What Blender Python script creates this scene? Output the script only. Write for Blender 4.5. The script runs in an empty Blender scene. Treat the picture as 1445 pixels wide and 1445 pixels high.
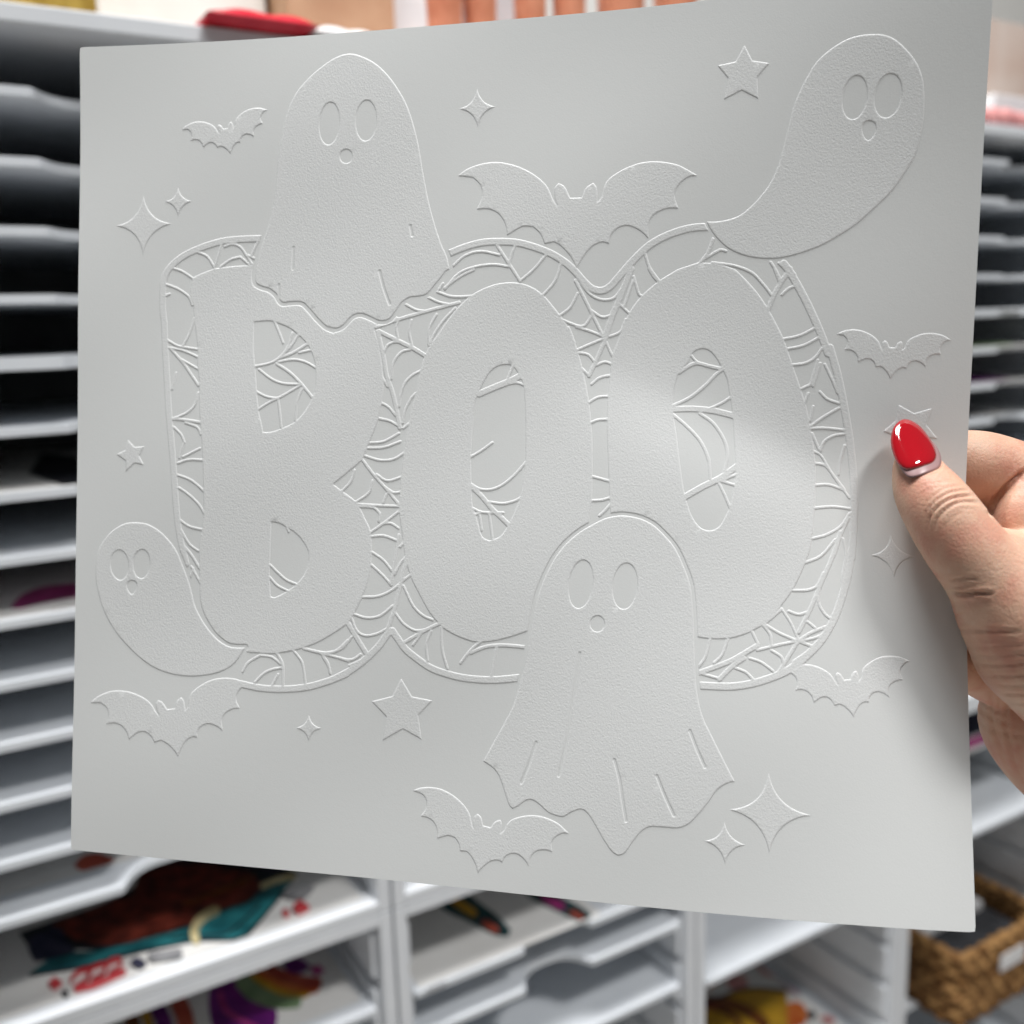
import bpy, bmesh, math
import numpy as np
from mathutils import Vector, Matrix

# ------------------------------------------------------------------ camera
SC = bpy.context.scene
COL = SC.collection
PX = 1445.0                      # the photograph is 1445 px square
F = 1385.8                       # focal length in those pixels
PITCH, YAW, ROLL = 0.18692, 1.03610, -0.03257
CAM = np.array([0.0, 0.0, 1.40])
_fw = np.array([math.cos(PITCH) * math.cos(YAW), math.cos(PITCH) * math.sin(YAW), -math.sin(PITCH)])
_r0 = np.array([math.sin(YAW), -math.cos(YAW), 0.0])
_u0 = np.cross(_r0, _fw)
RT = math.cos(ROLL) * _r0 + math.sin(ROLL) * _u0
UP = -math.sin(ROLL) * _r0 + math.cos(ROLL) * _u0
FW = _fw
cd = bpy.data.cameras.new('camera')
cd.sensor_width = 36.0
cd.lens = 36.0 * F / PX
cd.clip_start = 0.02
cd.clip_end = 60.0
cd.dof.use_dof = True
cd.dof.focus_distance = 0.322
cd.dof.aperture_fstop = 7.4
cam = bpy.data.objects.new('camera', cd)
COL.objects.link(cam)
cam.matrix_world = Matrix(((RT[0], UP[0], -FW[0], CAM[0]), (RT[1], UP[1], -FW[1], CAM[1]),
                           (RT[2], UP[2], -FW[2], CAM[2]), (0, 0, 0, 1)))
SC.camera = cam

# ------------------------------------------------------------------ light
world = bpy.data.worlds.new('World')
SC.world = world
world.use_nodes = True
bg = world.node_tree.nodes['Background']
bg.inputs[0].default_value = (0.84, 0.93, 1.0, 1)
bg.inputs[1].default_value = 0.09


def lamp(name, loc, target, sx, sy, power, col=(1, 0.99, 0.975)):
    ld = bpy.data.lights.new(name, 'AREA')
    ld.shape = 'RECTANGLE'
    ld.size, ld.size_y = sx, sy
    ld.energy = power
    ld.color = col
    o = bpy.data.objects.new(name, ld)
    COL.objects.link(o)
    o.location = loc
    d = Vector(target) - Vector(loc)
    o.rotation_euler = d.to_track_quat('-Z', 'Y').to_euler()
    return o


# shop ceiling lamps, the last an added light that brightens the shelves: (right of the phone, behind it, above it, size, power)
for _sx, _fy, _h, _lx, _ly, _pw in ((2.1, 1.45, 4.0, 1.10, 0.60, 152), (0.1, 0.10, 3.4, 1.2, 0.30, 36), (-0.1, -0.50, 2.0, 1.2, 0.40, 62)):
    _p = CAM + RT * _sx * np.array([1, 1, 0]) - np.array([FW[0], FW[1], 0]) * _fy
    lamp('overhead_lamp', (_p[0], _p[1], CAM[2] + _h), (_p[0], _p[1], 0), _lx, _ly, _pw)





SC.view_settings.view_transform = 'Standard'
SC.view_settings.look = 'None'
SC.view_settings.exposure = 0.0
SC.view_settings.gamma = 1.0
SC.view_settings.use_curve_mapping = False
SC.render.resolution_x = 1024
SC.render.resolution_y = 1024


# ------------------------------------------------------------------ helpers
def ray(px, py):
    return ((px - 722.5) * RT - (py - 722.5) * UP) / F + FW


def at(px, py, depth):
    """point of the place seen at that pixel, depth metres ahead of the lens"""
    return CAM + ray(px, py) * depth


def on_z(px, py, z):
    d = ray(px, py)
    return CAM + d * (z / d[2])


def on_y(px, py, y):
    d = ray(px, py)
    return CAM + d * (y / d[1])


def c2w(P):
    P = np.asarray(P, float)
    return CAM + P[..., 0:1] * RT + P[..., 1:2] * UP + P[..., 2:3] * FW


def link_mesh(name, verts, faces, mat, parent=None, smooth=False):
    """one mesh object; verts in world space, moved into the parent's frame"""
    me = bpy.data.meshes.new(name)
    v = np.asarray(verts, float)
    if parent is not None:
        v = v - np.array(parent.location)
    me.from_pydata([tuple(q) for q in v], [], [tuple(int(i) for i in f) for f in faces])
    me.update()
    if smooth:
        me.polygons.foreach_set('use_smooth', np.ones(len(me.polygons), bool))
    if mat is not None:
        me.materials.append(mat)
    o = bpy.data.objects.new(name, me)
    COL.objects.link(o)
    if parent is not None:
        o.parent = parent
    return o


def fast_mesh(name, verts, quads, mat, parent=None, smooth=True):
    me = bpy.data.meshes.new(name)
    v = np.asarray(verts, np.float32)
    if parent is not None:
        v = v - np.array(parent.location, np.float32)
    q = np.asarray(quads, np.int32)
    me.vertices.add(len(v))
    me.vertices.foreach_set('co', v.ravel())
    me.loops.add(q.size)
    me.loops.foreach_set('vertex_index', q.ravel())
    me.polygons.add(len(q))
    me.polygons.foreach_set('loop_start', np.arange(len(q), dtype=np.int32) * q.shape[1])
    me.polygons.foreach_set('loop_total', np.full(len(q), q.shape[1], np.int32))
    me.update(calc_edges=True)
    me.validate()
    if smooth:
        me.polygons.foreach_set('use_smooth', np.ones(len(me.polygons), bool))
    me.materials.append(mat)
    o = bpy.data.objects.new(name, me)
    COL.objects.link(o)
    if parent is not None:
        o.parent = parent
    return o


def thing(name, label, cat, loc, group=None):
    o = bpy.data.objects.new(name, None)
    COL.objects.link(o)
    o.empty_display_size = 0.02
    o.location = tuple(float(c) for c in loc)
    o['label'] = label
    o['category'] = cat
    if group:
        o['group'] = group
    return o


def box(name, x0, x1, y0, y1, z0, z1, mat, parent=None, bev=0.0008, seg=2):
    """z is given relative to the camera height"""
    bm = bmesh.new()
    bmesh.ops.create_cube(bm, size=1.0)
    c = Vector(((x0 + x1) / 2, (y0 + y1) / 2, (z0 + z1) / 2 + CAM[2]))
    off = parent.location if parent is not None else Vector((0, 0, 0))
    for v in bm.verts:
        v.co = Vector((v.co.x * (x1 - x0), v.co.y * (y1 - y0), v.co.z * (z1 - z0))) + c - off
    if bev > 0:
        bmesh.ops.bevel(bm, geom=list(bm.edges), offset=bev, segments=seg, profile=0.5, affect='EDGES')
    me = bpy.data.meshes.new(name)
    bm.to_mesh(me)
    bm.free()
    me.materials.append(mat)
    o = bpy.data.objects.new(name, me)
    COL.objects.link(o)
    if parent is not None:
        o.parent = parent
    return o


def slab(name, outline, z0, z1, mat, parent=None):
    """flat plate from an outline in world x, y (or world points), z relative to the camera"""
    n = len(outline)
    o2 = [(p[0], p[1]) for p in outline]
    ar = sum(o2[i][0] * o2[(i + 1) % n][1] - o2[(i + 1) % n][0] * o2[i][1] for i in range(n))
    if ar < 0:
        o2 = o2[::-1]
    v = [(x, y, z0 + CAM[2]) for x, y in o2] + [(x, y, z1 + CAM[2]) for x, y in o2]
    f = [tuple(range(n))[::-1], tuple(range(n, 2 * n))]
    f += [(i, (i + 1) % n, n + (i + 1) % n, n + i) for i in range(n)]
    return link_mesh(name, v, f, mat, parent)


# ------------------------------------------------------------------ materials
def principled(name, col, rough=0.5, spec=0.5):
    m = bpy.data.materials.new(name)
    m.use_nodes = True
    b = m.node_tree.nodes['Principled BSDF']
    b.inputs['Base Color'].default_value = (*col, 1)
    b.inputs['Roughness'].default_value = rough
    b.inputs['Specular IOR Level'].default_value = spec
    return m, m.node_tree, b


def noise_bump(nt, b, scale, strength, dist, detail=4.0, rough=0.6, prev=None, kind='noise'):
    tc = nt.nodes.new('ShaderNodeTexCoord')
    if kind == 'noise':
        n = nt.nodes.new('ShaderNodeTexNoise')
        n.inputs['Scale'].default_value = scale
        n.inputs['Detail'].default_value = detail
        n.inputs['Roughness'].default_value = rough
        out = n.outputs['Fac']
    else:
        n = nt.nodes.new('ShaderNodeTexVoronoi')
        n.feature = 'DISTANCE_TO_EDGE'
        n.inputs['Scale'].default_value = scale
        out = n.outputs['Distance']
    nt.links.new(tc.outputs['Object'], n.inputs['Vector'])
    bp = nt.nodes.new('ShaderNodeBump')
    bp.inputs['Strength'].default_value = strength
    bp.inputs['Distance'].default_value = dist
    nt.links.new(out, bp.inputs['Height'])
    if prev is not None:
        nt.links.new(prev.outputs['Normal'], bp.inputs['Normal'])
    nt.links.new(bp.outputs['Normal'], b.inputs['Normal'])
    return bp


def mottled(name, c1, c2, scale, rough=0.5, bump=0.0, spec=0.4, detail=4, dist=0.0005):
    m, nt, b = principled(name, c1, rough, spec)
    tc = nt.nodes.new('ShaderNodeTexCoord')
    n = nt.nodes.new('ShaderNodeTexNoise')
    n.inputs['Scale'].default_value = scale
    n.inputs['Detail'].default_value = detail
    r = nt.nodes.new('ShaderNodeValToRGB')
    r.color_ramp.elements[0].position = 0.35
    r.color_ramp.elements[1].position = 0.65
    r.color_ramp.elements[0].color = (*c1, 1)
    r.color_ramp.elements[1].color = (*c2, 1)
    nt.links.new(tc.outputs['Object'], n.inputs['Vector'])
    nt.links.new(n.outputs['Fac'], r.inputs['Fac'])
    nt.links.new(r.outputs['Color'], b.inputs['Base Color'])
    if bump > 0:
        noise_bump(nt, b, scale * 6, bump, dist)
    return m


m_sheet, nt, b = principled('coated_card', (0.800, 0.816, 0.810), 0.52, 0.35)
bp = noise_bump(nt, b, 1700, 0.15, 0.0002, 3)
noise_bump(nt, b, 420, 0.04, 0.0003, 2, prev=bp)
m_relief, nt, b = principled('raised_white_film', (0.832, 0.846, 0.844), 0.46, 0.4)
bp = noise_bump(nt, b, 1450, 0.34, 0.00025, 3, 0.65)
noise_bump(nt, b, 1700, 0.30, 0.0002, 2, prev=bp)

m_board = mottled('white_laminate', (0.73, 0.755, 0.79), (0.76, 0.785, 0.815), 30, 0.42)
m_tray = mottled('white_tray_plastic', (0.71, 0.745, 0.79), (0.75, 0.785, 0.825), 25, 0.36, 0.0, 0.5)
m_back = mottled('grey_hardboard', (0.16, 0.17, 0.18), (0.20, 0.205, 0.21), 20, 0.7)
m_paper = mottled('white_film', (0.74, 0.73, 0.71), (0.77, 0.765, 0.75), 18, 0.35)
m_wall = mottled('painted_wall', (0.70, 0.69, 0.66), (0.73, 0.72, 0.69), 3, 0.8)

# ------------------------------------------------------------------ the embossed sheet as a surface
SW, SH = 0.305, 0.28947
SP = np.array([-7.28e-03, 2.026e-02, 3.2885e-01])
_e = np.array([2.202e-02, 1.689e-01, -1.498e-02])
_c, _s = np.cos(_e), np.sin(_e)
SM = (np.array([[_c[2], -_s[2], 0], [_s[2], _c[2], 0], [0, 0, 1]])
      @ np.array([[_c[1], 0, _s[1]], [0, 1, 0], [-_s[1], 0, _c[1]]])
      @ np.array([[1, 0, 0], [0, _c[0], -_s[0]], [0, _s[0], _c[0]]]))
SK = (6.59e-03, 7.6e-04, -9.3e-04, 5.57e-03, -2.85e-03, -2.068e-02, -3.5e-04, -0.1422)


def sheet_cam(u, v):
    """front face of the bent sheet; u, v in -1..1, result in lens coordinates"""
    k = SK
    sa = np.sqrt((v - k[7] - (1 - u) * 0.45) ** 2 + 0.11 ** 2)
    g = np.clip((u + 0.35) / 1.35, 0, None) ** 2
    w = k[0] * u ** 2 + k[1] * u * v + k[2] * v ** 2 + k[3] * u ** 3 + k[4] * u * u * v + k[5] * g * sa + k[6] * v ** 3
    vc = v - (k[7] + (1 - u) * 0.45 + 0.02)
    w = w + 0.0021 * np.exp(-((u - 0.52) / 0.30) ** 2) * np.exp(-(vc / np.where(vc < 0, 0.14, 0.45)) ** 2)      # the dent that runs from the thumb
    w = w + 0.00045 * np.sin(5.1 * u + 2.3 * v + 0.6) * np.cos(4.3 * v - 1.4 * u) + 0.00022 * np.sin(9.0 * v - 6.0 * u + 1.0)
    q = np.stack([u * SW / 2, v * SH / 2, w], -1)
    return q @ SM.T + SP


def sheet_px(u, v):
    P = sheet_cam(u, v)
    return np.stack([722.5 + F * P[..., 0] / P[..., 2], 722.5 - F * P[..., 1] / P[..., 2]], -1)


def px_to_uv(p):
    p = np.asarray(p, float)
    u = (p[:, 0] - 738) / 640
    v = -(p[:, 1] - 645) / 620
    e = 1e-4
    for _ in range(12):
        q = sheet_px(u, v)
        du = (sheet_px(u + e, v) - q) / e
        dv = (sheet_px(u, v + e) - q) / e
        r = p - q
        det = du[:, 0] * dv[:, 1] - du[:, 1] * dv[:, 0]
        u = u + (r[:, 0] * dv[:, 1] - r[:, 1] * dv[:, 0]) / det
        v = v + (du[:, 0] * r[:, 1] - du[:, 1] * r[:, 0]) / det
    return np.stack([u, v], -1)


def px_to_mm(p):
    uv = px_to_uv(p)
    return np.stack([(uv[:, 0] + 1) / 2 * SW * 1000, (uv[:, 1] + 1) / 2 * SH * 1000], -1)


def sheet_normal(u, v):
    e = 1e-3
    a = sheet_cam(u + e, v) - sheet_cam(u - e, v)
    c = sheet_cam(u, v + e) - sheet_cam(u, v - e)
    n = np.cross(a, c)
    n /= np.linalg.norm(n, axis=-1, keepdims=True)
    return np.where(n[..., 2:3] > 0, -n, n)


def sheet_depth(px, py):
    uv = px_to_uv(np.array([[px, py]]))
    return float(sheet_cam(uv[:, 0], uv[:, 1])[0, 2])


# ------------------------------------------------------------------ shelving
YF = 0.72                                # front of the shelving
DEPTH = 0.33
XB = [-0.048, 0.294, 0.638, 0.981, 1.325]   # where the units stand side by side
WT = 0.0115
PITCH_Z = 0.0429
Z_TOP = 0.2075
Z_MID = -0.491
Z_LOW = -1.19


def tray_outline(x0, x1, notch=True, yf=YF + 0.004):
    yb = YF + DEPTH - 0.012
    cx = (x0 + x1) / 2
    pts = [(x0, yf)]
    if notch:
        h = 0.037
        pts.append((cx - h - 0.003, yf))
        for i in range(13):
            t = i / 12
            a = -1 + 2 * t
            pts.append((cx + h * a, yf + 0.004 + 0.024 * (1 - abs(a) ** 3.2)))
        pts.append((cx + h + 0.003, yf))
    pts += [(x1, yf), (x1, yb), (x0, yb)]
    return pts


unit_labels = {
    (0, 0): 'white shelving unit of thin notched trays with a yellow box on top',
    (1, 0): 'white shelving unit of notched trays under the copper cups',
    (2, 0): 'white shelving unit of notched trays beside the one with stacked films at the hand',
    (3, 0): 'white shelving unit of notched trays with pink garland on top',
    (0, 1): 'white shelving unit holding the rainbow printed film',
    (1, 1): 'white shelving unit holding two slim dark teal prints',
    (2, 1): 'white shelving unit with bare grooved wall above the orange print',
    (3, 1): 'white shelving unit holding the woven basket',
}
low_trays = {0: [-.588, -.674, -.76, -.89], 1: [-.588, -.631, -.705, -.845], 2: [-.717, -.937, -1.05], 3: [-.684, -.951, -1.09]}
for c in range(4):
    x0, x1 = XB[c] + 0.0012, XB[c + 1] - 0.0012
    for row in range(2):
        zt, zb = (Z_TOP, Z_MID + 0.0004) if row == 0 else (Z_MID - 0.0004, Z_LOW)
        t = thing('shelving_unit', unit_labels[(c, row)], 'shelving unit', ((x0 + x1) / 2, YF + DEPTH / 2, zb + CAM[2]),
                  'white shelving units side by side')
        box('side_wall', x0, x0 + WT, YF, YF + DEPTH, zb, zt, m_board, t, 0.001)
        box('side_wall', x1 - WT, x1, YF, YF + DEPTH, zb, zt, m_board, t, 0.001)
        box('top_board', x0 + WT, x1 - WT, YF, YF + DEPTH, zt - 0.0112, zt, m_board, t, 0.0008)
        box('bottom_board', x0 + WT, x1 - WT, YF, YF + DEPTH, zb, zb + 0.0102, m_board, t, 0.0008)
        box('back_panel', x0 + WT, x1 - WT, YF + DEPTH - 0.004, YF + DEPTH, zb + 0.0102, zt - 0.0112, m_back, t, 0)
        base = 0.1963 - (0.0115 * -1 if c == 3 and row == 0 else 0)
        if row == 0:
            zs = [(base if c < 3 else 0.1963 + 0.0115) - PITCH_Z * k for k in range(1, 15)]
        else:
            zs = low_trays[c]
        for k, z in enumerate(zs):
            th = 0.0058 if not (row == 0 and k == 4) else 0.0088
            slab('tray', tray_outline(x0 + WT + (0.0064 if row else 0.0006), x1 - WT - (0.0064 if row else 0.0006), row == 0 or (c < 2 and z > -0.7), YF + (0.05 if z < -0.94 and c == 3 else 0.004)),
                 z, z + th, m_tray, t)
        if row == 1:        # rails that leave the slots of the trays between them
            zg = -0.785 + 0.0555 * 5
            while zg - 0.0555 > zb + 0.02:
                for xs in (x0 + WT + 0.0001, x1 - WT - 0.0061):
                    box('rail', xs, xs + 0.0060, YF + 0.010, YF + DEPTH - 0.006, zg - 0.0555 + 0.0066, zg - 0.0066, m_board, t, 0.0006, 1)
                zg -= 0.0555

# wall behind the shelving
o = box('wall', -1.2, 4.2, 1.75, 1.80, -1.4, 1.2, m_wall, None, 0)
o['kind'] = 'structure'
o = box('floor', -3.0, 5.0, -3.0, 1.75, -1.42, -1.40, mottled('shop_floor', (0.48, 0.45, 0.42), (0.54, 0.51, 0.47), 6, 0.5), None, 0)
o['kind'] = 'structure'

# ------------------------------------------------------------------ the raised drawing on the sheet
def Z(ox, oy, pts, s=3.6125):
    return [(ox + x / s, oy + y / s) for x, y in pts]


def smooth(pts, closed=False, corner=48, step=2.2):
    """Catmull-Rom through the points; sharp turns stay sharp"""
    p = np.asarray(pts, float)
    n = len(p)
    if n < 3:
        return p
    ang = np.zeros(n)
    for i in range(n):
        if not closed and i in (0, n - 1):
            ang[i] = 180
            continue
        a = p[i] - p[i - 1]
        c = p[(i + 1) % n] - p[i]
        ca = (a @ c) / (np.linalg.norm(a) * np.linalg.norm(c) + 1e-9)
        ang[i] = math.degrees(math.acos(max(-1, min(1, ca))))
    out = []
    for i in range(n if closed else n - 1):
        p1, p2 = p[i], p[(i + 1) % n]
        p0 = p1 if ang[i] > corner else p[i - 1]
        p3 = p2 if ang[(i + 1) % n] > corner else p[(i + 2) % n]
        L = np.linalg.norm(p2 - p1)
        m = max(1, int(L / step))
        d1 = (p2 - p0) * 0.5
        d2 = (p3 - p1) * 0.5
        for d in (d1, d2):
            l = np.linalg.norm(d)
            if l > L:
                d *= L / l
        for j in range(m):
            t = j / m
            h = 2 * t ** 3 - 3 * t ** 2 + 1, t ** 3 - 2 * t ** 2 + t, -2 * t ** 3 + 3 * t ** 2, t ** 3 - t ** 2
            out.append(h[0] * p1 + h[1] * d1 + h[2] * p2 + h[3] * d2)
    if not closed:
        out.append(p[-1])
    return np.array(out)


CELL = 0.25
NX, NY = int(SW * 1000 / CELL), int(SH * 1000 / CELL)
FAR = -3.0


def new_field(val=FAR):
    return np.full((NY + 1, NX + 1), val, np.float32)


def seg_dist(D, pts, closed, reach):
    """lower D towards the distance to the polyline (mm), within reach"""
    n = len(pts)
    for i in range(n if closed else n - 1):
        a, c = pts[i], pts[(i + 1) % n]
        i0 = max(0, int((min(a[0], c[0]) - reach) / CELL)); i1 = min(NX, int((max(a[0], c[0]) + reach) / CELL) + 1)
        j0 = max(0, int((min(a[1], c[1]) - reach) / CELL)); j1 = min(NY, int((max(a[1], c[1]) + reach) / CELL) + 1)
        if i1 <= i0 or j1 <= j0:
            continue
        X = np.arange(i0, i1 + 1, dtype=np.float32) * CELL - a[0]
        Y = (np.arange(j0, j1 + 1, dtype=np.float32) * CELL - a[1])[:, None]
        dx, dy = c[0] - a[0], c[1] - a[1]
        L2 = dx * dx + dy * dy + 1e-9
        t = np.clip((X * dx + Y * dy) / L2, 0, 1)
        d = np.hypot(X - t * dx, Y - t * dy)
        sub = D[j0:j1 + 1, i0:i1 + 1]
        np.minimum(sub, d, out=sub)


def stroke_field(paths, r_default=2.2, f=None):
    """union of round strokes; each path is (points px, radius px)"""
    f = new_field() if f is None else f
    mm = 0.243
    byr = {}
    for it in paths:
        pts, r = it if isinstance(it, tuple) and not np.isscalar(it[0]) and len(it) == 2 and np.isscalar(it[1]) else (it, r_default)
        byr.setdefault(r, []).append(pts)
    for r, ps in byr.items():
        D = np.full((NY + 1, NX + 1), 3.0 + r * mm, np.float32)
        for p in ps:
            seg_dist(D, px_to_mm(smooth(p)), False, 2.2 + r * mm)
        np.maximum(f, r * mm - D, out=f)
    return f


def poly_field(pts, corner=48):
    q = px_to_mm(smooth(pts, True, corner))
    D = np.full((NY + 1, NX + 1), 3.0, np.float32)
    seg_dist(D, q, True, 3.0)
    ins = np.zeros((NY + 1, NX + 1), bool)
    x = q[:, 0]
    y = q[:, 1]
    x2, y2 = np.roll(x, -1), np.roll(y, -1)
    for j in range(max(0, int(y.min() / CELL)), min(NY, int(y.max() / CELL) + 1) + 1):
        yy = j * CELL + 1e-5
        m = (y > yy) != (y2 > yy)
        if not m.any():
            continue
        xs = np.sort(x[m] + (yy - y[m]) / (y2[m] - y[m]) * (x2[m] - x[m])) / CELL
        for a, c in zip(xs[0::2], xs[1::2]):
            ia, ic = max(0, math.ceil(a)), min(NX, math.floor(c))
            if ic >= ia:
                ins[j, ia:ic + 1] = True
    return np.where(ins, D, -D)


def ell(cx, cy, rx, ry, tilt=0.0, n=28, egg=0.0):
    a = np.linspace(0, 2 * math.pi, n, endpoint=False)
    x = rx * np.cos(a) * (1 - egg * np.sin(a))
    y = ry * np.sin(a)
    c, s = math.cos(tilt), math.sin(tilt)
    return [(cx + c * X - s * Y, cy + s * X + c * Y) for X, Y in zip(x, y)]


# --- ghosts: outline, holes, fold lines, gap they leave in the lettering
A1 = (90, 40); A2 = (350, 40); A3 = (620, 40); A4 = (980, 20)
B1 = (90, 400); B2 = (450, 380); B3 = (780, 380); B4 = (1045, 400)
C1 = (90, 700); C2 = (450, 700); C3 = (650, 720); C4 = (950, 700); C5 = (560, 940)
ghosts = []
g = Z(*A2, [(520, 132), (450, 150), (380, 195), (310, 255), (250, 325), (215, 390), (195, 450), (175, 540), (155, 650), (145, 750),
            (130, 880), (105, 1000), (80, 1080), (55, 1170), (38, 1240), (40, 1298), (70, 1318), (110, 1330), (145, 1358)])
g += Z(*B1, [(1112, 98), (1150, 97), (1212, 97), (1250, 128), (1295, 180), (1340, 222), (1375, 236)])
g += Z(*B2, [(48, 294), (85, 304), (120, 290), (170, 240), (215, 228), (265, 245), (310, 265), (355, 258), (385, 225), (420, 175),
             (460, 147), (510, 140), (550, 128), (585, 90), (620, 48), (650, 10)])
g += Z(*A2, [(1028, 1232), (1015, 1170), (985, 1100), (955, 1010), (925, 900), (895, 750), (870, 600), (840, 480), (810, 395),
             (770, 320), (720, 250), (660, 190), (590, 150)])
ghosts.append((g, [Z(*A2, ell(415, 488, 50, 108, 0.07)), Z(*A2, ell(602, 473, 52, 103, 0.04)), Z(*A2, ell(500, 655, 31, 35))],
               [Z(*A2, [(670, 1240), (690, 1320), (722, 1410)]), Z(*A2, [(232, 1120), (228, 1230)]), Z(*A2, [(828, 1010), (836, 1060)]),
                Z(*A2, [(158, 1310), (156, 1395)])], 5.0, 0.8))
g = Z(*A4, [(910, 105), (980, 112), (1040, 145), (1100, 205), (1140, 265), (1165, 340), (1172, 430), (1165, 560), (1130, 710),
            (1080, 800), (1010, 900), (920, 990), (830, 1070), (740, 1130), (640, 1185), (530, 1225), (430, 1247), (340, 1248),
            (250, 1232), (170, 1195), (110, 1140), (75, 1090), (62, 1060), (110, 1060), (170, 1050), (230, 1028), (290, 980),
            (345, 920), (385, 865), (420, 790), (450, 690), (475, 590), (500, 490), (530, 410), (570, 330), (620, 250), (690, 185),
            (770, 135), (840, 112)])
ghosts.append((g, [Z(*A4, ell(817, 428, 61, 112, 0.15)), Z(*A4, ell(987, 419, 67, 113, 0.19)), Z(*A4, ell(889, 596, 34, 49, 0.1, 28, 0.25))], [], 2.6, 1))
g = Z(*C1, [(365, 135), (300, 145), (240, 185), (195, 240), (170, 300), (162, 370), (165, 440), (185, 530), (220, 620), (270, 700),
            (330, 770), (400, 835), (470, 880), (550, 908), (640, 920), (720, 915), (790, 900), (850, 870), (890, 830), (925, 773),
            (880, 773), (840, 766), (790, 736), (740, 682), (700, 622), (670, 560), (655, 500), (635, 430), (605, 350), (575, 280),
            (540, 230), (490, 180), (430, 145)])
ghosts.append((g, [Z(*C1, ell(285, 352, 45, 76, -0.08)), Z(*C1, ell(397, 347, 42, 73, 0.05)), Z(*C1, ell(347, 466, 24, 34, 0, 28, 0.3))], [], 4.2, 2))
g = Z(*C3, [(820, 28), (740, 42), (660, 80), (590, 125), (530, 180), (480, 245), (440, 320), (410, 390), (390, 450), (372, 540),
            (350, 660), (330, 780), (305, 880), (270, 990), (225, 1080), (170, 1180), (115, 1280)])
g += Z(*C5, [(490, 520), (520, 560), (545, 630), (570, 705), (590, 728), (620, 712), (660, 685), (690, 683), (725, 705), (770, 745),
             (820, 765), (850, 768), (890, 745), (940, 730), (975, 755), (1010, 810), (1050, 880), (1095, 945), (1130, 965),
             (1165, 950), (1200, 900), (1245, 845), (1290, 820), (1360, 822), (1425, 826)])
g += [(970, 1164), (985, 1150), (999, 1133), (1012, 1115), (1025, 1106), (1037, 1103)]
g += Z(*C3, [(1340, 1270), (1280, 1150), (1230, 1040), (1202, 900), (1192, 700), (1185, 520), (1170, 380), (1130, 270), (1090, 190),
             (1040, 130), (980, 75), (910, 42)])
ghosts.append((g, [Z(*C3, ell(613, 378, 60, 123, 0.13)), Z(*C3, ell(838, 388, 62, 117, 0.09)), Z(*C3, ell(697, 580, 36, 40))],
               [Z(*C3, [(607, 730), (590, 860), (565, 1010), (540, 1180), (500, 1355)]), Z(*C3, [(385, 1185), (350, 1290), (310, 1390)]),
                Z(*C5, [(1108, 478), (1135, 580), (1150, 680), (1168, 790)]), Z(*C5, [(1325, 560), (1365, 660), (1412, 762)]),
                Z(*C3, [(1168, 1125), (1205, 1220), (1245, 1310)])], 4.2, 3))

# --- bats: one outline, laid on three marks each (two wing tips and the tail)
bat = [(80, 635), (120, 620), (175, 617), (230, 628), (290, 660), (340, 705), (371, 752), (382, 800), (391, 828), (388, 800), (395, 765),
       (412, 752), (430, 770), (440, 812), (478, 822), (500, 793), (528, 783), (536, 805), (528, 852), (545, 838), (565, 800),
       (590, 780), (640, 765), (700, 760), (760, 772), (820, 800), (860, 835), (882, 857), (850, 852), (810, 870), (790, 900),
       (793, 948), (755, 938), (710, 945), (685, 970), (672, 1022), (650, 988), (615, 960), (580, 957), (550, 975), (538, 1003),
       (515, 990), (480, 995), (445, 1020), (412, 1055), (400, 1010), (375, 965), (355, 945), (322, 943), (315, 905), (295, 875),
       (260, 865), (203, 880), (205, 840), (190, 800), (160, 775), (120, 765), (145, 730), (150, 690), (130, 655)]
bat_marks = [Z(*C5, [(80, 635), (882, 857), (412, 1055)]), Z(*A1, [(600, 522), (1042, 420), (850, 645)]),
             Z(*A3, [(92, 755), (1320, 755), (700, 1228)]), Z(*B4, [(487, 263), (1078, 293), (762, 490)]),
             Z(*C4, [(555, 905), (1213, 845), (920, 1130)]), Z(*C1, [(135, 1055), (950, 962), (583, 1330)])]


def affine(src, dst, pts):
    S = np.column_stack([np.array(src, float), np.ones(3)])
    M = np.linalg.solve(S, np.array(dst, float))
    return np.column_stack([np.array(pts, float), np.ones(len(pts))]) @ M


bats = [affine([(80, 635), (882, 857), (412, 1055)], m, bat) for m in bat_marks]
bats = [[tuple(q) for q in x] for x in bats]

# --- stars and sparkles
stars = [Z(*A4, [(255, 160), (295, 240), (382, 253), (320, 325), (326, 436), (240, 392), (150, 439), (170, 330), (116, 265), (210, 245)]),
         Z(*C2, [(420, 930), (475, 1022), (579, 1043), (507, 1118), (524, 1242), (428, 1188), (325, 1247), (343, 1125), (268, 1047), (375, 1020)]),
         Z(*B1, [(327, 798), (362, 835), (412, 831), (385, 880), (410, 927), (360, 918), (316, 962), (315, 905), (268, 873), (315, 850)]),
         Z(1165, 540, [(530, 161), (645, 225), (774, 188), (735, 310), (817, 412), (690, 400), (600, 500), (545, 405), (416, 358), (510, 280)], 5.16)]


def sparkle(T, R_, B_, L_):
    T, R_, B_, L_ = map(np.array, (T, R_, B_, L_))
    c = (T + R_ + B_ + L_) / 4.0
    out = []
    for a, d in ((T, R_), (R_, B_), (B_, L_), (L_, T)):
        k = c + 0.12 * ((a - c) + (d - c))
        for i in range(10):
            t = i / 10
            out.append(tuple((1 - t) ** 2 * a + 2 * t * (1 - t) * k + t * t * d))
    return out


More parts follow.
